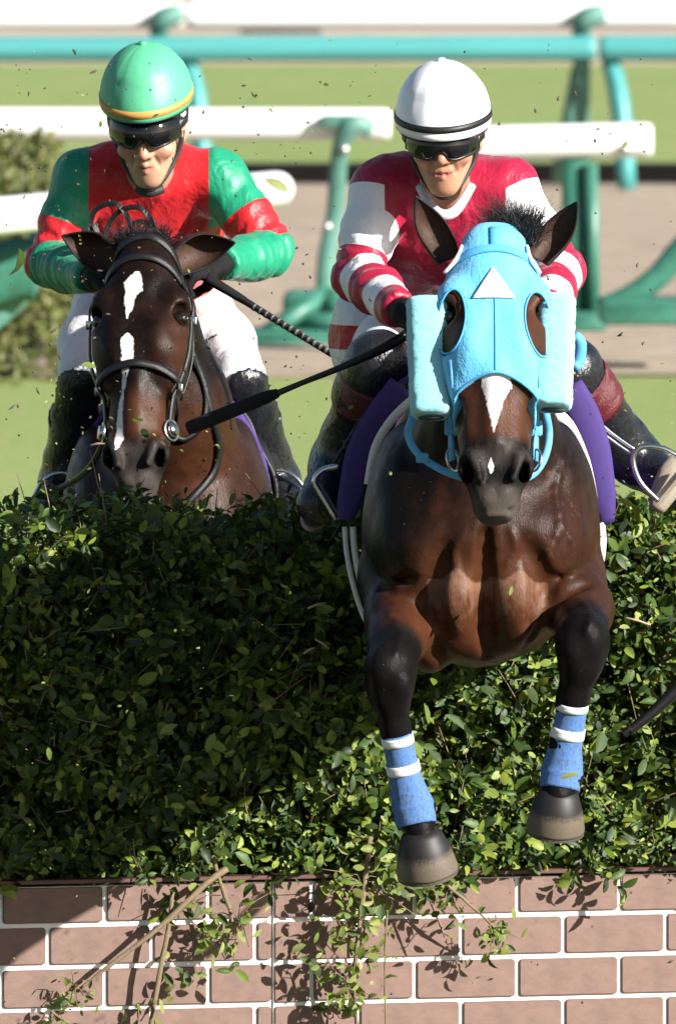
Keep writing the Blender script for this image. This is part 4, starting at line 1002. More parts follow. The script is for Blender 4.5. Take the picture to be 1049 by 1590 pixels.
class HeadP:
    """person's head: x = photo right, y = out of the face, z = up"""
    def __init__(s, c, fwd, roll=0.0, k=1.0):
        y = nrm(fwd); z0 = V3(math.sin(roll), 0, math.cos(roll)); z = nrm(z0-y*np.dot(z0, y)); s.A = np.stack((np.cross(z, y)*1.0, y, z)); s.O = np.asarray(c, float); s.k = k
        if s.A[0][0] < 0: s.A[0] *= -1
        s.k = k
    def w(s, x, y, z): return s.O + (s.A[0]*x+s.A[1]*y+s.A[2]*z)*s.k
    def l(s, p): return ((np.asarray(p)-s.O) @ s.A.T)/s.k
    def prims(s, pursed=False):
        k = s.k; A = s.A; o = []
        o += [ell(s.w(0, -.012, .045), V3(.074, .094, .088)*k, .03, A), ell(s.w(0, .018, -.03), V3(.053, .066, .074)*k, .03, A),
              ell(s.w(0, .048, -.092), V3(.026, .030, .026)*k, .03, A), cap(s.w(-.044, -.005, -.050), s.w(-.013, .052, -.100), .015*k, .013*k, .03), cap(s.w(.044, -.005, -.050), s.w(.013, .052, -.100), .015*k, .013*k, .03),
              ell(s.w(-.040, .058, -.030), V3(.024, .022, .020)*k, .022, A), ell(s.w(.040, .058, -.030), V3(.024, .022, .020)*k, .022, A),
              cap(s.w(-.034, .072, .022), s.w(.034, .072, .022), .013*k, .013*k, .02),
              cap(s.w(0, .079, .012), s.w(0, .100, -.030), .0075*k, .0115*k, .012), ell(s.w(-.0125, .090, -.034), V3(.0085, .010, .0075)*k, .006, A), ell(s.w(.0125, .090, -.034), V3(.0085, .010, .0075)*k, .006, A),
              ell(s.w(-.0075, .095, -.0415), .0035*k, .004, None, 's'), ell(s.w(.0075, .095, -.0415), .0035*k, .004, None, 's'),
              ell(s.w(-.028, .082, .004), V3(.017, .014, .012)*k, .014, A, 's'), ell(s.w(.028, .082, .004), V3(.017, .014, .012)*k, .014, A, 's')]
        mw = .014 if pursed else .027; ml = .0075 if pursed else .0038; cy_ = .078 if pursed else .069
        o += [ell(s.w(0, .064, -.062), V3(.026, .020, .024)*k, .025, A), cap(s.w(-mw, cy_, -.0615), s.w(0, .0850, -.0585), .0030*k, ml*k, .006), cap(s.w(mw, cy_, -.0615), s.w(0, .0850, -.0585), .0030*k, ml*k, .006),
              cap(s.w(-mw, cy_-.001, -.0665), s.w(0, .083, -.0715), .0030*k, .0060*k, .006), cap(s.w(mw, cy_-.001, -.0665), s.w(0, .083, -.0715), .0030*k, .0060*k, .006),
              cap(s.w(-mw, cy_+.006, -.0645), s.w(0, .089, -.0645), .0018*k, .0022*k, .003, 's'), cap(s.w(mw, cy_+.006, -.0645), s.w(0, .089, -.0645), .0018*k, .0022*k, .003, 's'),
              cap(s.w(-.022, .082, -.042), s.w(-.030, .072, -.064), .002*k, .002*k, .010, 's'), cap(s.w(.022, .082, -.042), s.w(.030, .072, -.064), .002*k, .002*k, .010, 's')]
        for sx in (-1, 1): o += [ell(s.w(sx*.076, -.012, -.008), V3(.010, .020, .031)*k, .008, A), ell(s.w(sx*.083, -.004, -.004), V3(.006, .010, .016)*k, .006, A, 's')]
        return o
def hand(wrist, d, palm_n, side, k=1.0, curl=1.0):
    """closed riding hand: palm, four bent fingers, thumb; d along the hand, palm_n palm normal, side +1/-1"""
    d = nrm(d); n_ = nrm(palm_n-d*np.dot(palm_n, d)); s_ = np.cross(d, n_)*side; w = np.asarray(wrist, float); o = []
    o += [cap(w, w+d*.03*k, .026*k, .028*k, .02)]
    for i, (off, ln) in enumerate(((-.030, .9), (-.010, 1.0), (.010, .95), (.029, .78))):
        kn = w+d*.085*k+s_*off*k; o.append(cap(w+d*.025*k+s_*off*.6*k, kn, .015*k, .0115*k, .014))
        a1, a2, a3 = .9*curl, 2.2*curl, 3.2*curl; p = kn
        for L, a, r_ in ((.040, a1, .0100), (.026, a2, .0092), (.020, a3, .0085)):
            e = p+(d*math.cos(a)+n_*math.sin(a))*L*ln*k; o.append(cap(p, e, r_*1.05*k, r_*k, .004)); p = e
    p = w+d*.030*k-s_*.026*k; e = p+(d*.6-s_*.45+n_*.6)*.045*k; o.append(cap(p, e, .014*k, .0115*k, .008)); e2 = e+(d*.5+s_*.55+n_*.45)*.034*k; o.append(cap(e, e2, .011*k, .0095*k, .004))
    return o
def helmet(H, m, parent, z0=.052, rx=.112, ry=.134, rz=.135, band=None, bandm=None, bz=(-.012, .010), yc=-.012):
    """smooth shell with six shallow seams, a brim edge and a button"""
    nu, nv = 60, 26; V = []; F = []
    lo = -.11
    for i in range(nv+1):
        t = i/nv; ph = lo + (math.pi/2-lo)*t
        for j in range(nu):
            th = 2*math.pi*j/nu; c, s = math.cos(th), math.sin(th); seam = 1-.012*math.exp(-(((th*3/math.pi+.5) % 1-.5)/.035)**2)*min(1, math.cos(ph)*3)*(t > .16)
            rr = math.cos(ph) if ph > 0 else math.cos(ph)**.5*1.0
            fr_ = .010*max(s, 0)*max(0, 1-t/.3); 
            V.append(H.w(rx*rr*c*seam, yc+(ry+fr_)*rr*s*seam, z0-.010+rz*math.sin(ph)*seam+ (.010*(1-t)*(-s) if t < .4 else .0)))
    for i in range(nv):
        for j in range(nu): F.append((i*nu+j, i*nu+(j+1) % nu, (i+1)*nu+(j+1) % nu, (i+1)*nu+j))
    V = np.array(V); Fq = np.array(F)
    o = mesh_obj('helmet', V, Fq, m, parent); sd = o.modifiers.new('thick', 'SOLIDIFY'); sd.thickness = .008; sd.offset = -1
    q = MB(); q.lathe([(.011, -.004), (.011, .002), (.008, .006), (.001, .007)], H.w(0, yc, z0-.010+rz), H.A[2], 14); q.build('helmet_button', m, o)
    for (b0, b1, bm, off) in band or ():
        q = MB(); Vb = []; Fb = []
        for z_ in (b0, b1):
            ph = math.asin(max(-1, min(1, z_/rz)))
            rr = math.cos(ph) if ph > 0 else math.cos(ph)**.5
            for j in range(nu):
                th = 2*math.pi*j/nu; t = (ph-lo)/(math.pi/2-lo); fr_ = .010*max(math.sin(th), 0)*max(0, 1-t/.3)
                Vb.append(H.w((rx+off)*rr*math.cos(th), yc+(ry+fr_+off)*rr*math.sin(th), z0-.010+z_+(.010*(1-t)*(-math.sin(th)) if t < .4 else 0)))
        for j in range(nu): Fb.append((j, (j+1) % nu, nu+(j+1) % nu, nu+j))
        ob = mesh_obj('helmet_band', np.array(Vb), np.array(Fb), bm, o); sd = ob.modifiers.new('thick', 'SOLIDIFY'); sd.thickness = .0022; sd.offset = 0
    # dark harness shell under the cap rim
    q = MB(); Vb = []; Fb = []
    for z_, g in ((-.012, -.006), (-.024, -.012)):
        for j in range(nu):
            th = 2*math.pi*j/nu; Vb.append(H.w((rx+g)*math.cos(th), yc+(ry+g)*math.sin(th), z0-.010+z_-.006*math.sin(th)))
    for j in range(nu): Fb.append((j, (j+1) % nu, nu+(j+1) % nu, nu+j))
    ob = mesh_obj('helmet_lining', np.array(Vb), np.array(Fb), FRAME, o); sd = ob.modifiers.new('thick', 'SOLIDIFY'); sd.thickness = .010; sd.offset = 0
    return o
def goggles(H, parent, zc=.012, hh=.026):
    nu, nv = 41, 9; V = []; F = []
    for i in range(nv):
        v_ = i/(nv-1)*2-1
        for j in range(nu):
            a = (j/(nu-1)*2-1); th = a*1.22; notch = .016*math.exp(-(a/.14)**2)*(1 if v_ < 0 else 0)*(-v_)
            taper = 1-.30*abs(a)**3.5; lobe = 1+.10*math.sin(min(abs(a)/.5, 1)*math.pi)*(v_ < 0)
            x = .084*math.sin(th); y = -.004+.104*math.cos(th)+.011*(1-v_*v_)-.004*v_; V.append(H.w(x, y, zc+hh*v_*taper*lobe+notch))
    for i in range(nv-1):
        for j in range(nu-1): F.append((i*nu+j, i*nu+j+1, (i+1)*nu+j+1, (i+1)*nu+j))
    V = np.array(V); g = link('goggles', raw_mesh('goggles', V, F), LENS, parent); sd = g.modifiers.new('thick', 'SOLIDIFY'); sd.thickness = .004; sd.offset = 0
    edge = [V[j] for j in range(nu)]+[V[i*nu+nu-1] for i in range(1, nv)]+[V[(nv-1)*nu+j] for j in range(nu-2, -1, -1)]+[V[i*nu] for i in range(nv-2, -1, -1)]
    q = MB(); q.tube(edge, .0036, 6, cap=False); q.build('goggle_frame', FRAME, g)
    for sx in (-1, 1):
        q = MB(); q.ribbon([H.w(sx*.078, .035, zc), H.w(sx*.088, .0, zc+.004), H.w(sx*.084, -.05, zc+.012), H.w(sx*.06, -.09, zc+.02)], [H.A[0]*sx]*4, .022, .004); q.build('goggle_strap', FRAME, g)
    return g
def person(label, J, H, skin, group, pursed=False, hands=None):
    root = empty('person', tuple(J['pelvis']), label, 'person', group)
    sh = [J['shL'], J['shR']]; nk = J['neck']; ax = nrm(np.array(J['pelvis'])-nk); lat = nrm(np.array(J['shR'])-J['shL']); up = nrm(np.cross(lat, ax)); up = up if up[2] > 0 else -up
    A = np.stack((np.cross(up, ax), up, ax)); L = np.linalg.norm(np.array(J['pelvis'])-nk)
    torso = [loft(nk, A, [(-.05, .05, .05, .05), (.0, .12, .085, .08), (.06, .170, .105, .105), (.16, .172, .115, .125), (.28, .152, .105, .115), (L-.10, .140, .10, .10), (L+.0, .150, .115, .10), (L+.10, .12, .09, .08)], .06, 2.3)]
    torso += [cap(nk+(np.array(s_)-nk)*.35+up*.02, np.array(s_)-up*.01, .072, .059, .05) for s_ in sh]
    torso += [cap(np.array(nk)+up*.035-lat*.06, np.array(nk)+up*.035+lat*.06+ax*.02, .068, .068, .05)]
    arms = {}
    for sd_ in 'LR':
        s_, e_, w_ = [np.array(J[k+sd_], float) for k in ('sh', 'el', 'wr')]
        arms[sd_] = [cap(s_, s_*.5+e_*.5, .056, .049, .03), cap(s_*.5+e_*.5, e_, .049, .041, .03), cap(e_, e_*.6+w_*.4, .041, .041, .03), cap(e_*.6+w_*.4, w_, .041, .029, .03)]
    hips = [ell(J['pelvis'], V3(.165, .15, .14), .06)]
    leg = {}
    for sd_ in 'LR':
        h_, k_, a_ = [np.array(J[k+sd_], float) for k in ('hip', 'kn', 'an')]
        leg[sd_] = (chain([h_, h_*.5+k_*.5, k_], [.098, .083, .060], .05), chain([k_, k_*.72+a_*.28, a_*.8+k_*.2, a_], [.058, .058, .044, .042], .03))
    headp = H.prims(pursed); neckp = [cap(np.array(nk)+up*.0, H.w(0, -.02, -.05), .060, .055, .03)]
    feet = {s_: [cap(J['an'+s_], np.array(J['an'+s_])*.8+np.array(J['toe'+s_])*.2, .040, .036, .02), cap(J['an'+s_], J['toe'+s_], .036, .030, .02)] for s_ in 'LR'}
    hnds = {s_: hand(J['wr'+s_], *(hands[s_])) for s_ in 'LR'}
    # the figure underneath, one surface
    body = headp+neckp
    under = torso+arms['L']+arms['R']+hips+leg['L'][0]+leg['R'][0]+leg['L'][1]+leg['R'][1]+feet['L']+feet['R']+hnds['L']+hnds['R']
    shr = []
    for p_ in under:
        p2 = dict(p_)
        if p2['t'] == 'cap': p2['ra'] = max(p2['ra']-.016, p2['ra']*.7); p2['rb'] = max(p2['rb']-.016, p2['rb']*.7)
        elif p2['t'] == 'ell': p2['r'] = p2['r']-.022
        else: p2['s'] = [a-.022 for a in p2['s']]
        shr.append(p2)
    c = H.O
    v, Q = surf(shr+body, .012, finex=(c[0]-.08, c[0]+.08, .0034), finey=(c[1]-.11, c[1]-.02, .0034), finez=(c[2]-.12, c[2]+.03, .0034), smooth=2)
    l = np.array(H.l(v)); lip = np.exp(-((l[:,2]+.0645)/.0075)**4-((l[:,0])/(.016 if pursed else .027))**4)*(l[:,1] > .066)
    red = np.exp(-((np.abs(l[:,0])-.035)/.02)**2-((l[:,2]+.028)/.02)**2)*.5*(l[:,1] > .03)+np.exp(-((l[:,0])/.014)**2-((l[:,2]+.03)/.014)**2)*.7*(l[:,1] > .08)
    dark = np.exp(-((l[:,2]+.0645)/.0022)**2-((l[:,0])/(.010 if pursed else .018))**4)*(l[:,1] > .066)*.8
    mesh_obj('body', v, Q, skin, root, (('lip', np.clip(lip, 0, 1)), ('red', red), ('dark', dark)))
    return root, dict(A=A, up=up, ax=ax, lat=lat, L=L, torso=torso, arms=arms, hips=hips, leg=leg, hands=hnds, feet=feet, nk=np.array(nk, float), J=J, H=H)
def jacket(root, B, m, fold=.004, hem=.10, cuff=.03, seed=1, h=.0085):
    J, A, nk = B['J'], B['A'], B['nk']; prims = B['torso']+B['arms']['L']+B['arms']['R']+[dict(B['hips'][0])]
    def neck_clip(X, Y, Z):
        z = (X-nk[0])*A[2][0]+(Y-nk[1])*A[2][1]+(Z-nk[2])*A[2][2]
        return z-(B['L']+hem)
    clips = [neck_clip]
    for s_ in 'LR':
        e_, w_ = np.array(J['el'+s_], float), np.array(J['wr'+s_], float); d = nrm(w_-e_); o = w_-d*cuff
        clips.append(lambda X, Y, Z, o=o, d=d: np.where(((X-o[0])**2+(Y-o[1])**2+(Z-o[2])**2) < .16**2, np.where(((X-o[0])**2+(Y-o[1])**2+(Z-o[2])**2) < .11**2, (X-o[0])*d[0]+(Y-o[1])*d[1]+(Z-o[2])*d[2], -1.), -1.))
    v, Q = surf(prims, h, .011, clips, smooth=2)
    n = outn(v, Q)
    best = np.full(len(v), 9.0); T = np.zeros(len(v)); U = np.zeros(len(v)); W_ = np.zeros(len(v))
    dt = ev(B['torso']+B['hips'], v)
    for s_ in 'LR':
        pts = [np.array(J[k+s_], float) for k in ('sh', 'el', 'wr')]; d, t = near_chain(v, pts); da = ev(B['arms'][s_], v)
        m_ = da < best; best[m_] = da[m_]; T[m_] = t[m_]
        dd = pts[1]-pts[0]; ref = nrm(np.cross(dd, pts[2]-pts[0])); ref = ref if ref[1] < 0 else -ref
        c_ = np.where((t < .5)[:, None], pts[0]+np.outer(np.clip(t*2, 0, 1), pts[1]-pts[0]), pts[1]+np.outer(np.clip(t*2-1, 0, 1), pts[2]-pts[1]))
        rel = v-c_; U[m_] = (rel @ np.cross(ref, nrm(pts[2]-pts[0])))[m_]; W_[m_] = (rel @ ref)[m_]
    arm = dt-best
    # cloth folds: rings round the sleeves at the elbow, drags over the body
    fa = np.clip(arm/.03, 0, 1); ring_ = np.sin(T*95+W_*60+2.2*wob(v, 9, seed))*np.exp(-((T-.5)/.26)**2)
    v2 = v + n*(fold*(1.0*wob(v*V3(1, 1, .7), 15, seed)+1.5*(.45-np.abs(wob(v*V3(1, 1, .55), 19, seed+2)))+.7*(.4-np.abs(wob(v*V3(1, .8, .8), 38, seed+1)))) + fa*ring_*.0038)[:, None]
    # signed photo-plane coordinates of the body for front seams
    bx = (v-nk) @ B['lat']; bz = (v-nk) @ A[2]; by = (v-nk) @ A[1]
    o = mesh_obj('jacket', v2, Q, m, root, (('arm', arm), ('armco', np.stack((T, U, W_), 1)), ('bodyco', np.stack((bx, by, bz), 1))))
    return o
def breeches(root, B, m, seed, h=.010):
    J = B['J']; prims = B['hips']+B['leg']['L'][0]+B['leg']['R'][0]; clips = []
    for s_ in 'LR':
        h_, k_ = np.array(J['hip'+s_], float), np.array(J['kn'+s_], float); d = nrm(k_-h_); o = k_+d*.06
        clips.append(lambda X, Y, Z, o=o, d=d: np.where((X-o[0])**2+(Y-o[1])**2+(Z-o[2])**2 < .14**2, (X-o[0])*d[0]+(Y-o[1])*d[1]+(Z-o[2])*d[2], -1.))
    v, Q = surf(prims, h, .006, clips); n = outn(v, Q); v = v+n*(.0035*wob(v, 22, seed)+.0022*wob(v, 50, seed+1))[:, None]
    return mesh_obj('breeches', v, Q, m, root)
def boot(root, B, s_, top=.0, cuff=None, h=.0075, seed=3):
    J = B['J']; k_, a_, t_ = [np.array(J[x+s_], float) for x in ('kn', 'an', 'toe')]; prims = list(B['leg'][s_][1])
    f = nrm(t_-a_); heel = a_-f*.045+nrm(a_-k_)*.035
    prims += [cap(a_, heel, .040, .034, .03), cap(heel, t_+nrm(a_-k_)*.02, .034, .030, .03), cap(a_, t_+nrm(a_-k_)*.012, .038, .030, .04)]
    th_ = nrm(np.array(J['hip'+s_])-k_); prims += [cap(k_, k_+th_*.10, .060, .068, .03)]; d = nrm(th_+nrm(k_-a_)*.3); o = k_+th_*top
    v, Q = surf(prims, h, .0115, [lambda X, Y, Z: np.where((X-o[0])**2+(Y-o[1])**2+(Z-o[2])**2 < .17**2, (X-o[0])*d[0]+(Y-o[1])*d[1]+(Z-o[2])*d[2], -1.)])
    n = outn(v, Q); v = v+n*(.0028*wob(v, 28, seed)+.0015*wob(v, 70, seed+1))[:, None]
    b = mesh_obj('boot', v, Q, BOOTM, root)
    if cuff:
        q = MB(); n_ = 8; pts = [k_+(a_-k_)*(cuff[0]+(cuff[1]-cuff[0])*i/n_) for i in range(n_+1)]; sh_ = chain([k_, k_*.72+a_*.28, a_*.8+k_*.2, a_], [.058, .058, .044, .042])
        fr_ = [.058 if (cuff[0]+(cuff[1]-cuff[0])*i/n_) < .28 else .058-.014*((cuff[0]+(cuff[1]-cuff[0])*i/n_)-.28)/.52 for i in range(n_+1)]
        q.tube(pts, [r_+.0195+.0012*math.sin(i*2.1) for i, r_ in enumerate(fr_)], 24, cap=False); c = q.build('boot_cuff', CUFF, b); sd = c.modifiers.new('thick', 'SOLIDIFY'); sd.thickness = .004
    # sole: a slab under the foot
    so_ = nrm(a_-k_); so_ = nrm(so_-f*np.dot(so_, f)); sidev = np.cross(f, so_); q = MB(); V = []; F = []; out_ = []
    Lf = np.linalg.norm(t_-heel)+.05
    for i in range(20):
        a = 2*math.pi*i/20; x = .5-.5*math.cos(a) if i <= 10 else .5-.5*math.cos(a); wv = math.sin(a)*(.036+.008*math.cos(a*1-2.6)); out_.append((x*Lf-.03, wv))
    for lv in (0, .012):
        for x, y in out_: V.append(heel+f*x+sidev*y+so_*(.034+lv))
    F = [tuple(range(20)), tuple(reversed(range(20, 40)))]+[(i, 20+i, 20+(i+1) % 20, (i+1) % 20) for i in range(20)]
    link('sole', raw_mesh('sole', V, F), SOLE, b, False)
    return b
def gloves(root, B):
    for s_ in 'LR':
        J = B['J']; w_ = np.array(J['wr'+s_], float); e_ = np.array(J['el'+s_], float); pr = B['hands'][s_]+[cap(w_-nrm(w_-e_)*.035, w_, .030, .028, .02)]
        v, Q = surf(pr, .0042, .0015, smooth=2); mesh_obj('glove', v, Q, GLOVE, root)
def stirrup(c, across, down, toe, parent, r=.060, leather=None):
    across, down = nrm(across), nrm(down); q = MB()
    pts = [c+across*r*1.0*math.cos(t)-down*r*1.25*math.sin(t) for t in np.linspace(-.25, math.pi+.25, 22)]
    q.tube(pts, .0055, 8, 1.5, toe); st_ = q.build('stirrup', BITM, parent)
    q = MB(); q.box(c+down*r*.32, (r*2.0, .018, .012) if abs(across[0]) > .7 else (r*2, .05, .012), np.stack((across, nrm(np.cross(down, across)), down), 1), .004); q.build('stirrup_tread', BITM, st_, False)
    if leather is not None:
        q = MB(); q.ribbon([leather, (leather+c-down*r*1.25)/2, c-down*r*1.25], [V3(0, -1, .1)]*3, .022, .006); q.build('stirrup_leather', LEATHER, parent, False)

# ------------------------------------------------------------------ rider of the hooded horse
DY = -.45
G_ = 'jockeys riding over the hedge'
H1 = HeadP(P(688, 212, -.33), (-.06, -1, -.20), -.02, 1.05)
J1 = dict(neck=P(690, 318, -.13), shL=P(594, 290, -.14), shR=P(790, 292, -.14), elL=P(556, 428, -.22), wrL=P(628, 487, -.58), elR=P(866, 420, -.22), wrR=P(843, 500, -.58),
          pelvis=P(705, 500, .40), hipL=P(640, 520, .36), hipR=P(775, 520, .36), knL=P(585, 566, -.06), knR=P(884, 575, -.06), anL=P(524, 715, .16), anR=P(985, 712, .14), toeL=P(497, 775, -.02), toeR=P(1046, 752, .0))
SK1 = skin_mat('skin_tan', (.43, .225, .14)); SK2 = skin_mat('skin_fair', (.47, .26, .17))
P1, B1 = person('jockey in a white cap with crimson and white checked silks on the hooded horse', J1, H1, SK1, None, False, {'L': ((.75, -.5, -.25), (.3, .3, -1), 1), 'R': ((-.3, -.8, -.2), (-.5, .2, -1), -1)})
def pat1(q):
    c = q.xyz(q.at('armco', True)); t = c[0]; row = q.math('FLOOR', q.math('MAXIMUM', q.math('MULTIPLY', q.math('SUBTRACT', t, .28), 7.0), -1.0)); u = 0.0
    par = q.math('MODULO', q.math('ADD', q.math('ADD', row, u), 4.0), 2.0); ish = q.math('MAXIMUM', q.math('MULTIPLY', q.math('GREATER_THAN', q.math('ABSOLUTE', q.xyz(q.at('bodyco', True))[0]), .140), q.math('GREATER_THAN', q.at('arm'), -.05)), q.math('GREATER_THAN', q.at('arm'), .022))
    white = q.math('MULTIPLY', q.math('MULTIPLY', q.math('GREATER_THAN', par, .5), q.math('GREATER_THAN', t, .035)), ish)
    b = q.xyz(q.at('bodyco', True)); n_ = q.noise(30, 3); cr = q.mix(n_, (.30, .008, .035), (.37, .012, .045))
    col = q.mix(white, cr, (.78, .78, .80))
    hemw = q.math('MULTIPLY', q.math('GREATER_THAN', b[2], .40), q.math('SUBTRACT', 1.0, ish)); band = q.math('MULTIPLY', q.math('GREATER_THAN', b[2], .47), q.math('LESS_THAN', b[2], .53))
    col = q.mix(hemw, col, q.mix(band, (.78, .78, .80), (.42, .02, .03)))
    seam = q.math('MULTIPLY', q.math('LESS_THAN', q.math('ABSOLUTE', q.math('SUBTRACT', b[0], .006)), .0022), q.math('LESS_THAN', b[1], 0.0))
    return q.mix(q.math('MULTIPLY', seam, .6), col, (.10, .005, .015))
JK1 = silk('crimson_check_silk', None, pat1, .40, .15)
jacket(P1, B1, JK1, .0055, .10, .035, 31, .0068)
breeches(P1, B1, WBREECH, 33)
for s_ in 'LR': boot(P1, B1, s_, .065, (.10, .40), seed=35)
gloves(P1, B1)
CAPW = mat('white_cap', (.80, .80, .82), .34, .02, 8, 0, 60, Coat_Weight=.35, Coat_Roughness=.15); BLK = mat('black_band', (.012, .012, .013), .5, .1, 30)
helmet(H1, CAPW, P1, .052, .106, .128, .126, [(.002, .016, BLK, .0008)])
goggles(H1, P1, .001, .028)
q = MB(); q.tube([H1.w(-.078, .0, -.005), H1.w(-.064, .012, -.058), H1.w(-.030, .045, -.108), H1.w(0, .055, -.126), H1.w(.030, .045, -.108), H1.w(.064, .012, -.058), H1.w(.078, .0, -.005)], .0052, 8, .6, (0, -1, 0), sm=5); q.build('chin_strap', STRAPM, P1)
q = MB(); q.tube([H1.w(-.058, -.03, -.118), H1.w(-.02, .035, -.160), H1.w(.02, .035, -.162), H1.w(.058, -.03, -.118)], [.010, .013, .013, .010], 10, .8, (0, -1, 0), sm=5); q.build('collar', mat('grey_white_collar', (.5, .5, .5), .6, .2, 30), P1)
for pts, tread, Yf, lea, sp in (([(1022, 778), (993, 748), (982, 712), (996, 694), (1030, 697), (1062, 716)], [(1018, 780), (1066, 722)], -.12, [(905, 640), (945, 676), (988, 706)], (1040, 742)),
                            ([(522, 806), (497, 765), (488, 746), (502, 729), (526, 724)], [(492, 754), (523, 804)], -.16, [(560, 650), (530, 700), (512, 728)], (508, 772))):
    q = MB(); q.tube([P(x, y, Yf) for x, y in pts], .0068, 8, 1.4, (0, -1, 0), sm=5); st_ = q.build('stirrup', BITM, FH)
    q = MB(); q.tube([P(x, y, Yf+.01) for x, y in tread], .010, 4, 1.8, (0, -1, 0)); q.build('stirrup_tread', SOLE, st_, False)
    for o_ in (-3, 4):
        q = MB(); q.tube([P(x+o_*.7, y-o_, Yf+.02) for x, y in lea], .0045, 6, 1.3, (0, -1, 0), sm=3); q.build('stirrup_leather', LEATHER if sp[0] < 900 else BITM, FH)
q = MB(); a_, b_ = P(1018, 792, -.06), P(1052, 712, -.02); q.tube([a_, a_*.7+b_*.3, a_*.3+b_*.7, b_], [.018, .032, .034, .02], 10, .9, (0, -1, 0), sm=4); q.build('boot_sole', SOLE, P1)
# tail of the silks showing behind the thigh
tailp = [ell(P(560, 500, .30), (.065, .09, .09), .05), ell(P(556, 560, .30), (.052, .08, .09), .05), ell(P(580, 530, .34), (.09, .09, .10), .05)]
v, Q = surf(tailp, .010); n = outn(v, Q); v = v+n*(.004*wob(v, 30, 71))[:, None]
q = N('silk_tail'); z = q.xyz(q.pos())[2]; za, zb2 = P(0, 503, .3)[2], P(0, 541, .3)[2]
q.bump(q.noise(30, 3, .5, q.pos(), .8), .6, .015); TAILM = q.out(q.mix(q.math('MULTIPLY', q.math('LESS_THAN', z, za), q.math('GREATER_THAN', z, zb2)), (.78, .78, .80), (.45, .02, .03)), .45)
mesh_obj('jacket_tail', v, Q, TAILM, P1)

# ------------------------------------------------------------------ rider of the bridled horse
DY = 0.0
H2 = HeadP(P(230, 200, 1.62), (-.12, -1, -.30), -.03, 1.1)
J2 = dict(neck=P(232, 292, 1.82), shL=P(126, 275, 1.80), shR=P(338, 275, 1.80), elL=P(76, 408, 1.75), wrL=P(150, 432, 1.42), elR=P(420, 392, 1.72), wrR=P(336, 412, 1.44),
          pelvis=P(235, 470, 2.30), hipL=P(172, 490, 2.26), hipR=P(300, 490, 2.26), knL=P(130, 585, 1.86), knR=P(372, 585, 1.86), anL=P(100, 745, 2.06), anR=P(425, 742, 2.06), toeL=P(80, 800, 1.90), toeR=P(452, 795, 1.90))
P2, B2 = person('jockey in a green cap with red and green silks on the bridled horse', J2, H2, SK2, None, True, {'L': ((.8, -.5, -.1), (.2, .2, -1), 1), 'R': ((-.8, -.5, -.2), (-.2, .2, -1), -1)})
def pat2(q):
    c = q.xyz(q.at('armco', True)); t = c[0]; ish = q.math('MAXIMUM', q.math('MULTIPLY', q.math('GREATER_THAN', q.math('ABSOLUTE', q.xyz(q.at('bodyco', True))[0]), .148), q.math('GREATER_THAN', q.at('arm'), -.05)), q.math('GREATER_THAN', q.at('arm'), .022)); n_ = q.noise(30, 3)
    red = q.mix(n_, (.50, .012, .018), (.58, .020, .025)); gre = q.mix(n_, (.008, .22, .115), (.012, .27, .145))
    g = q.math('ADD', q.math('LESS_THAN', t, .22), q.math('GREATER_THAN', t, .41), clamp=True)
    b = q.xyz(q.at('bodyco', True)); col = q.mix(q.math('MULTIPLY', g, ish), red, gre)
    seam = q.math('MULTIPLY', q.math('LESS_THAN', q.math('ABSOLUTE', q.math('SUBTRACT', b[0], .004)), .002), q.math('LESS_THAN', b[1], 0.0))
    return q.mix(q.math('MULTIPLY', seam, .5), col, (.2, .005, .008))
JK2 = silk('red_green_silk', None, pat2, .42, .12)
jacket(P2, B2, JK2, .0055, .12, .035, 51, .0068)
breeches(P2, B2, WBREECH, 53)
for s_ in 'LR': boot(P2, B2, s_, -.045, None, seed=55)
gloves(P2, B2)
CAPG = mat('green_cap', (.085, .40, .22), .5, .06, 14, .04, 40, dirt=(38, .72, (.06, .06, .03))); ORB = mat('orange_band', (.55, .27, .06), .55, .1, 30)
helmet(H2, CAPG, P2, .086, .104, .125, .120, [(-.004, .011, ORB, .0008)])
goggles(H2, P2, .018, .028)
q = MB(); q.tube([H2.w(-.078, .0, -.005), H2.w(-.064, .012, -.058), H2.w(-.032, .046, -.106), H2.w(0, .058, -.124), H2.w(.032, .046, -.106), H2.w(.064, .012, -.058), H2.w(.078, .0, -.005)], .0065, 8, .6, (0, -1, 0), sm=5); q.build('chin_strap', STRAPM, P2)
q = MB(); q.tube([H2.w(-.028, .035, -.130), H2.w(0, .050, -.134), H2.w(.028, .035, -.130)], .013, 10, .8, (0, -1, 0), sm=4); q.build('chin_cup', STRAPM, P2)
for s_, sg in (('L', -1), ('R', 1)):
    c = np.array(J2['an'+s_])*.35+np.array(J2['toe'+s_])*.65
    stirrup(c, (.9, -.3, 0), (sg*.2, .1, -1), (0, -1, 0), BH, .062, P(262+sg*140, 660, 1.95))
# loose spare goggles hanging on the chest
q = MB()
for pts in ([(142, 385), (140, 352), (150, 325), (178, 316), (198, 336), (206, 362)], [(160, 392), (168, 352), (186, 328), (214, 322), (234, 340), (244, 366)], [(146, 350), (160, 372), (184, 380), (206, 366)], [(205, 348), (222, 344), (236, 352)]):
    sp, _ = smooth_path([P(x, y, 1.50-.0006*(x-140)) for x, y in pts], [0]*len(pts), 5); q.ribbon(sp, [nrm(V3(.3*math.sin(i*.5), -1, .5*math.cos(i*.4))) for i in range(len(sp))], .014, .004)
tg = q.build('neck_strap', LEATHER, BH, False)
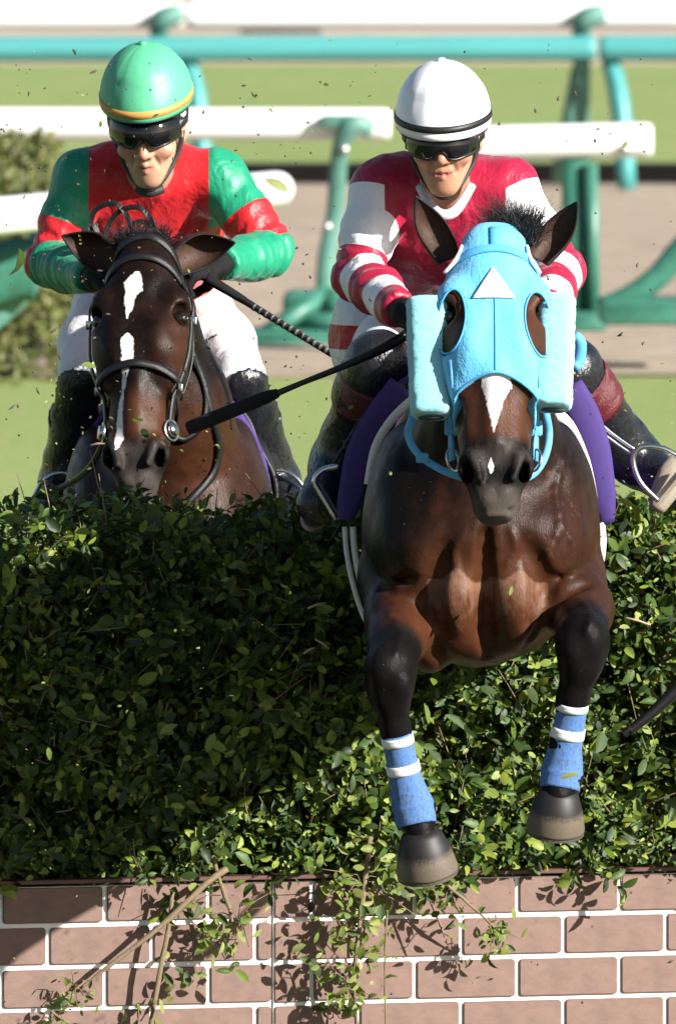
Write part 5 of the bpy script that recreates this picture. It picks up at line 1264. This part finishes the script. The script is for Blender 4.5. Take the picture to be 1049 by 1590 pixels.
# ------------------------------------------------------------------ whips
def whip(name, pts, rad, flap, label, Y):
    q = MB(); t = empty(name, tuple(pts[0]), label, 'whip'); q.tube(pts, rad, 10, sm=5); q.build('shaft', LEATHER, t)
    q = MB(); q.tube(flap[0], flap[1], 14, sm=4); q.build('padded_end', GLOVE, t)
    return t
whip('whip', [P(652, 505, -.93), P(600, 538, -.98), P(530, 570, -1.03), P(470, 594, -1.07), P(425, 613, -1.10)], [.013, .012, .008, .0065, .008], ([P(432, 610, -1.10), P(418, 615, -1.10), P(400, 622, -1.11), P(330, 650, -1.15), P(300, 662, -1.17), P(292, 665, -1.17)], [.010, .014, .0155, .0165, .0165, .014]),
     'black whip with a thick padded end held out beside the hooded horse', 0)
tw = whip('whip', [P(322, 432, 1.36), P(360, 455, 1.34), P(420, 492, 1.30), P(490, 535, 1.26), P(536, 562, 1.22)], [.010, .010, .0085, .008, .0095], ([P(322, 432, 1.36), P(340, 443, 1.35), P(380, 467, 1.33)], [.013, .013, .010]),
     'braided grey and black whip held down by the green capped jockey', 0)
BRAID = mat('grey_braid', (.075, .073, .07), .5, .3, 60)
for i in range(15):
    t = i/14; a = P(395+130*t, 477+78*t, 1.315-.09*t); q = MB(); d = nrm(P(525, 555, 1.22)-P(395, 477, 1.31)); q.tube([a-d*.003, a+d*.003], .0098, 10); q.build('braid_ring', BRAID, tw)
whip('whip', [P(1090, 1035, -.9), P(1049, 1072, -.9), P(1010, 1108, -.9), P(975, 1136, -.9)], [.017, .0155, .0125, .010], ([P(980, 1131, -.9), P(966, 1142, -.9)], [.011, .008]), 'tip of a black whip poking in beside the sunlit hedge', 0)
# ================================================================== LOOSE LEAVES, BRANCHES, DEBRIS
DY = 0.0
def on_face(px, py, d=-.09):
    u, z = uz(px, py, d); return hedge_pt(np.array(u), d, np.array(z))
r = np.random.default_rng(77)
# fallen and hanging branches
def branch(pts, rad, label, leaves=(), seed=1, lm=LEAF2, size=(.028, .045), cat='branch', name='torn_branch'):
    r = np.random.default_rng(seed); q = MB(); q.tube(pts, rad, 8, sm=5); v0 = np.array(q.v); 
    q.v = [tuple(p+r.normal(0, .0006, 3)) for p in v0]; t = empty(name, tuple(pts[0]), label, cat); st_ = q.build('stem', BARK, t)
    for (a, n, spread) in leaves:
        a = np.asarray(a, float)
        pos = a+r.normal(0, spread, (n, 3))*V3(1, .55, 1); d = r.normal(0, .7, (n, 3))+V3(0, -.2, -.15); no = r.normal(0, .55, (n, 3))+V3(.2, -1, .4)
        q = MB()
        for p in pos[::3]: q.tube([a+(p-a)*.1, (a+p)/2+V3(0, .01, .008), p], [.0018, .0014, .0008], 4)
        if q.v: q.build('twig', BARK, t)
        k = min(n, 9)
        for i in range(k):
            z = nrm(no[i]); x = nrm(d[i]-z*np.dot(d[i], z)); me = protos2[r.integers(0, 8)]; o = bpy.data.objects.new('leaf', me); COL.objects.link(o); o.parent = t; o.location = Vector(pos[i])-t.location
            o.rotation_euler = Matrix(np.stack((x, np.cross(z, x), z), 1).tolist()).to_euler(); s_ = r.uniform(*size); o.scale = (s_,)*3
        if n > k: tag(leaf_cloud('foliage', pos[k:], d[k:], no[k:], r.uniform(size[0]*.6, size[1]*.9, n-k), lm, t, None, r), kind='stuff')
    return t
protos2 = []
for i in range(8):
    w = r.uniform(.8, 1.3); c = r.uniform(-1, 4); v = LT*V3(1, w, c); v[:, 2] -= r.uniform(-.1, .4)*v[:, 0]**2
    me = raw_mesh('leaf', v, LT3); attr(me, 'tint', np.full(NL, r.uniform(0, .9))); me.materials.append(LEAF2 if i % 2 else LEAF); me.shade_smooth(); protos2.append(me)
F_ = on_face
branch([F_(352, 1350, -.14), F_(320, 1372, -.15), F_(250, 1438, -.15), F_(170, 1500, -.13), F_(120, 1540, -.11)], [.008, .0075, .0065, .0055, .004], 'long bare snapped stick slanting across the bricks', [(F_(115, 1535, -.12), 34, .030)], 2, LEAF2, (.014, .024))
branch([F_(268, 1385, -.12), F_(262, 1440, -.13), F_(248, 1510, -.13), F_(235, 1590, -.12), F_(228, 1640, -.11)], [.0045, .0055, .0065, .006, .004], 'pale peeled stick hanging down over the bricks with few leaves', [(F_(285, 1515, -.13), 6, .03), (F_(265, 1540, -.13), 5, .03)], 3)
branch([F_(330, 1330, -.10), F_(345, 1380, -.14), F_(360, 1430, -.15), F_(350, 1480, -.14)], [.006, .005, .004, .002], 'leafy torn sprig hanging beside the slanting stick', [(F_(370, 1425, -.15), 30, .045), (F_(345, 1470, -.14), 16, .035), (F_(300, 1400, -.12), 10, .03)], 4)
branch([F_(575, 1300, -.12), F_(565, 1380, -.17), F_(556, 1450, -.17), F_(550, 1530, -.15), F_(556, 1620, -.12)], [.007, .006, .0055, .005, .004], 'big trailing bunch of leafy stems hanging over the brick joint', [(F_(560, 1370, -.16), 60, .05), (F_(540, 1430, -.16), 40, .045), (F_(560, 1480, -.16), 30, .035), (F_(520, 1510, -.15), 26, .035), (F_(545, 1545, -.14), 30, .03), (F_(600, 1370, -.15), 26, .035), (F_(585, 1330, -.13), 40, .05)], 5)
branch([F_(598, 1330, -.12), F_(600, 1420, -.15), F_(597, 1500, -.14), F_(599, 1600, -.12)], [.003, .0028, .0025, .002], 'thin bare stem hanging straight down the bricks under the hoof', [], 6)
branch([F_(655, 1345, -.14), F_(690, 1372, -.17), F_(735, 1410, -.18), F_(775, 1448, -.16)], [.005, .0045, .0035, .002], 'leafy torn sprig leaning over the bricks under the raised hoof', [(F_(690, 1390, -.17), 16, .030), (F_(715, 1415, -.17), 12, .028), (F_(768, 1450, -.16), 42, .024)], 7, LEAF2, (.018, .036))
branch([F_(640, 1350, -.13), F_(668, 1400, -.15), F_(690, 1455, -.15)], [.003, .0025, .0015], 'small drooping sprig just below the raised hoof', [(F_(672, 1385, -.15), 10, .025)], 8)
branch([F_(80, 1570, -.12), F_(100, 1585, -.13), F_(130, 1600, -.13)], [.003, .003, .002], 'small leafy sprig lying low on the bricks near the pale stick', [(F_(90, 1585, -.12), 14, .03), (F_(215, 1590, -.12), 12, .03)], 9)
# dangling sprigs along the lower hedge edge
q = MB()
# large leaves torn off and flying
G_LEAF = 'torn leaves flying through the air'
big = [(140, 825, 26), (20, 888, 34), (215, 905, 17), (532, 942, 26), (488, 1030, 22), (450, 1165, 34), (672, 1053, 24), (790, 925, 16), (845, 1000, 22), (447, 297, 34), (30, 385, 40), (868, 1210, 28), (145, 1222, 30), (640, 1150, 30), (690, 1110, 34), (665, 1125, 30), (935, 1135, 36), (352, 1165, 32), (320, 1168, 30), (248, 1140, 28), (410, 1100, 22), (540, 1245, 30), (250, 1290, 20), (500, 1190, 22),
       (480, 1332, 22), (75, 1160, 18), (880, 1320, 20), (845, 1335, 16), (230, 680, 20), (150, 570, 22), (205, 650, 18), (345, 800, 12), (590, 1165, 24), (960, 975, 20), (1020, 1090, 24), (560, 870, 14), (700, 560, 10), (965, 230, 12), (470, 880, 13), (415, 935, 12), (300, 940, 14), (100, 905, 12)]
lab = ["pale green leaf in the air at the shaded hedge top under the green rider", 'large curled yellow green leaf low over the dark hedge at the picture edge', "small upright leaf in the air under the bridled horse's muzzle", 'flat bright leaf in the air beside the white girth strips', 'small leaf in the air below the bright leaf at the girth', 'pale ragged leaf in the dark hedge shade beside the leg wrap', "yellow green leaf in the air by the hooded horse's knee and elbow", 'small shaded leaf across the lower chest of the hooded horse', "leaf hanging in the air beside the hooded horse's forearm", 'curled dark green leaf in the air between the two jockeys', 'pale leafy bit in the air beside the green sleeve', 'flat green leaf caught against the blue leg wrap', 'large round dark leaf in the air over the lower hedge shade', 'broad leaf in the air beside the top of the blue leg wrap', "broad dull leaf in the air under the hooded horse's belly", 'dull leaf close below the belly, next to a broader one', 'big folded light leaf in the sunlit hedge by the whip tip', 'leaf with a pointed tip in the middle of the hedge shade', 'dark leaf touching the pointed leaf in the hedge shade', 'pale leaf in the air over the mid hedge, clear of other leaves', 'narrow leaf in the air between pale ragged leaf and hedge middle', 'bright leaf just above the hanging leafy bunch', 'small leaf in the air above the slanting stick', 'small leaf in the air beside the tape bands of the lower leg', 'bright leaf lying on the edge of the brick board', 'small leaf in the lower hedge under the sunlit patch', 'thin leaf in front of the bricks under the second hoof', 'tiny leaf in front of the bricks beside the thin leaf', 'green leaf on the nose of the bridled horse', 'pale leaf against the white breeches of the green capped jockey', "leaf in the air before the bridled horse's cheek", "tiny leaf in front of the bridled horse's shoulder", 'leaf in the air beside the wrapped leg, over the hedge', 'leaf in the air over the sunlit hedge by the knee', 'leaf in the sunlit hedge above the whip tip', "tiny leaf in the air at the hooded horse's shoulder", 'tiny leaf on the cyan fleece roll', 'tiny leaf in front of the short white rail', 'tiny leaf in the air under the saddle cloth', 'tiny leaf over the dark upper hedge between the horses', 'tiny pale leaf over the dark upper hedge under the bridled horse', 'tiny leaf near the curled yellow green leaf']
for i, (px, py, s_) in enumerate(big):
    Yv = -.25-r.uniform(0, .5) if py > 780 else (.6 if px < 450 else -.9)
    if i == 11: Yv = -1.52
    if 560 < px < 950 and 780 < py < 1080: Yv = -1.35
    p = P(px, py, Yv); o = bpy.data.objects.new('flying_leaf', protos2[i % 8] if i % 3 else protos2[1+2*(i % 4)]); COL.objects.link(o); o.location = p
    z = nrm(V3(.45, -.7, .4)+r.normal(0, .5, 3)); x = nrm(np.cross(z, r.normal(size=3))); o.rotation_euler = Matrix(np.stack((x, np.cross(z, x), z), 1).tolist()).to_euler(); sc = s_/FPX*(CAM_D+Yv)*1.15; o.scale = (sc,)*3
    tag(o, lab[i], 'leaf', G_LEAF)
# scraps too small to count
n_ = 900; px = r.uniform(-30, 1080, n_); py = np.where(r.uniform(0, 1, n_) < .72, r.uniform(560, 1400, n_), r.uniform(60, 1560, n_)); Yv = r.uniform(-1.2, -.12, n_)
pos = np.array([P(a, b, c) for a, b, c in zip(px, py, Yv)]); sz = r.uniform(.003, .010, n_)*np.where(r.uniform(0, 1, n_) < .15, 1.8, 1)
tag(leaf_cloud('flying_scraps', pos, r.normal(size=(n_, 3)), r.normal(0, .6, (n_, 3))+V3(.4, -.7, .4), sz, LEAF2, None, None, r), kind='stuff')
DIRTM = mat('clod_dirt', (.07, .055, .04), .9, .4, 60)
n_ = 420; px = np.concatenate((r.uniform(-30, 560, 260), r.uniform(560, 1080, 160))); py = np.concatenate((r.uniform(90, 800, 260), r.uniform(60, 1560, 160))); Yv = np.concatenate((r.uniform(.0, .8, 260), r.uniform(-1.2, -.15, 160)))
q = MB()
for a, b, c in zip(px, py, Yv):
    p = P(a, b, c); s_ = r.uniform(.0012, .0038); e = r.normal(size=3)*s_*r.uniform(.4, 1.6); q.tube([p-e, p+r.normal(0, s_*.3, 3), p+e], [s_*.3, s_, s_*.25], 5)
tag(q.build('flying_dirt', DIRTM, None), kind='stuff')
PINK = mat('dry_leaf', (.42, .26, .17), .7, .2, 30)
for i, (a, b, L, ang) in enumerate(((492, 940, 30, .3), (152, 690, 22, .1), (990, 965, 40, -.3), (500, 1000, 26, -.6), (480, 1010, 20, .5))):
    p = P(a, b, -.6); d = V3(math.cos(ang), .2, math.sin(ang))*L/660/2; t_ = MB(); t_.tube([p-d, p+V3(0, 0, .002), p+d], [.0022, .0028, .0014], 6)
    tag(t_.build('flying_twig', PINK), ('bare pink twig flying beside the flat bright leaf', 'short dry twig in the air by the black boot of the green rider', 'long bare twig over the sunlit hedge', 'steep bare twig in the air over the dark hedge', 'short rising twig in the air over the dark hedge')[i], 'twig', 'bare twigs flying in the air')
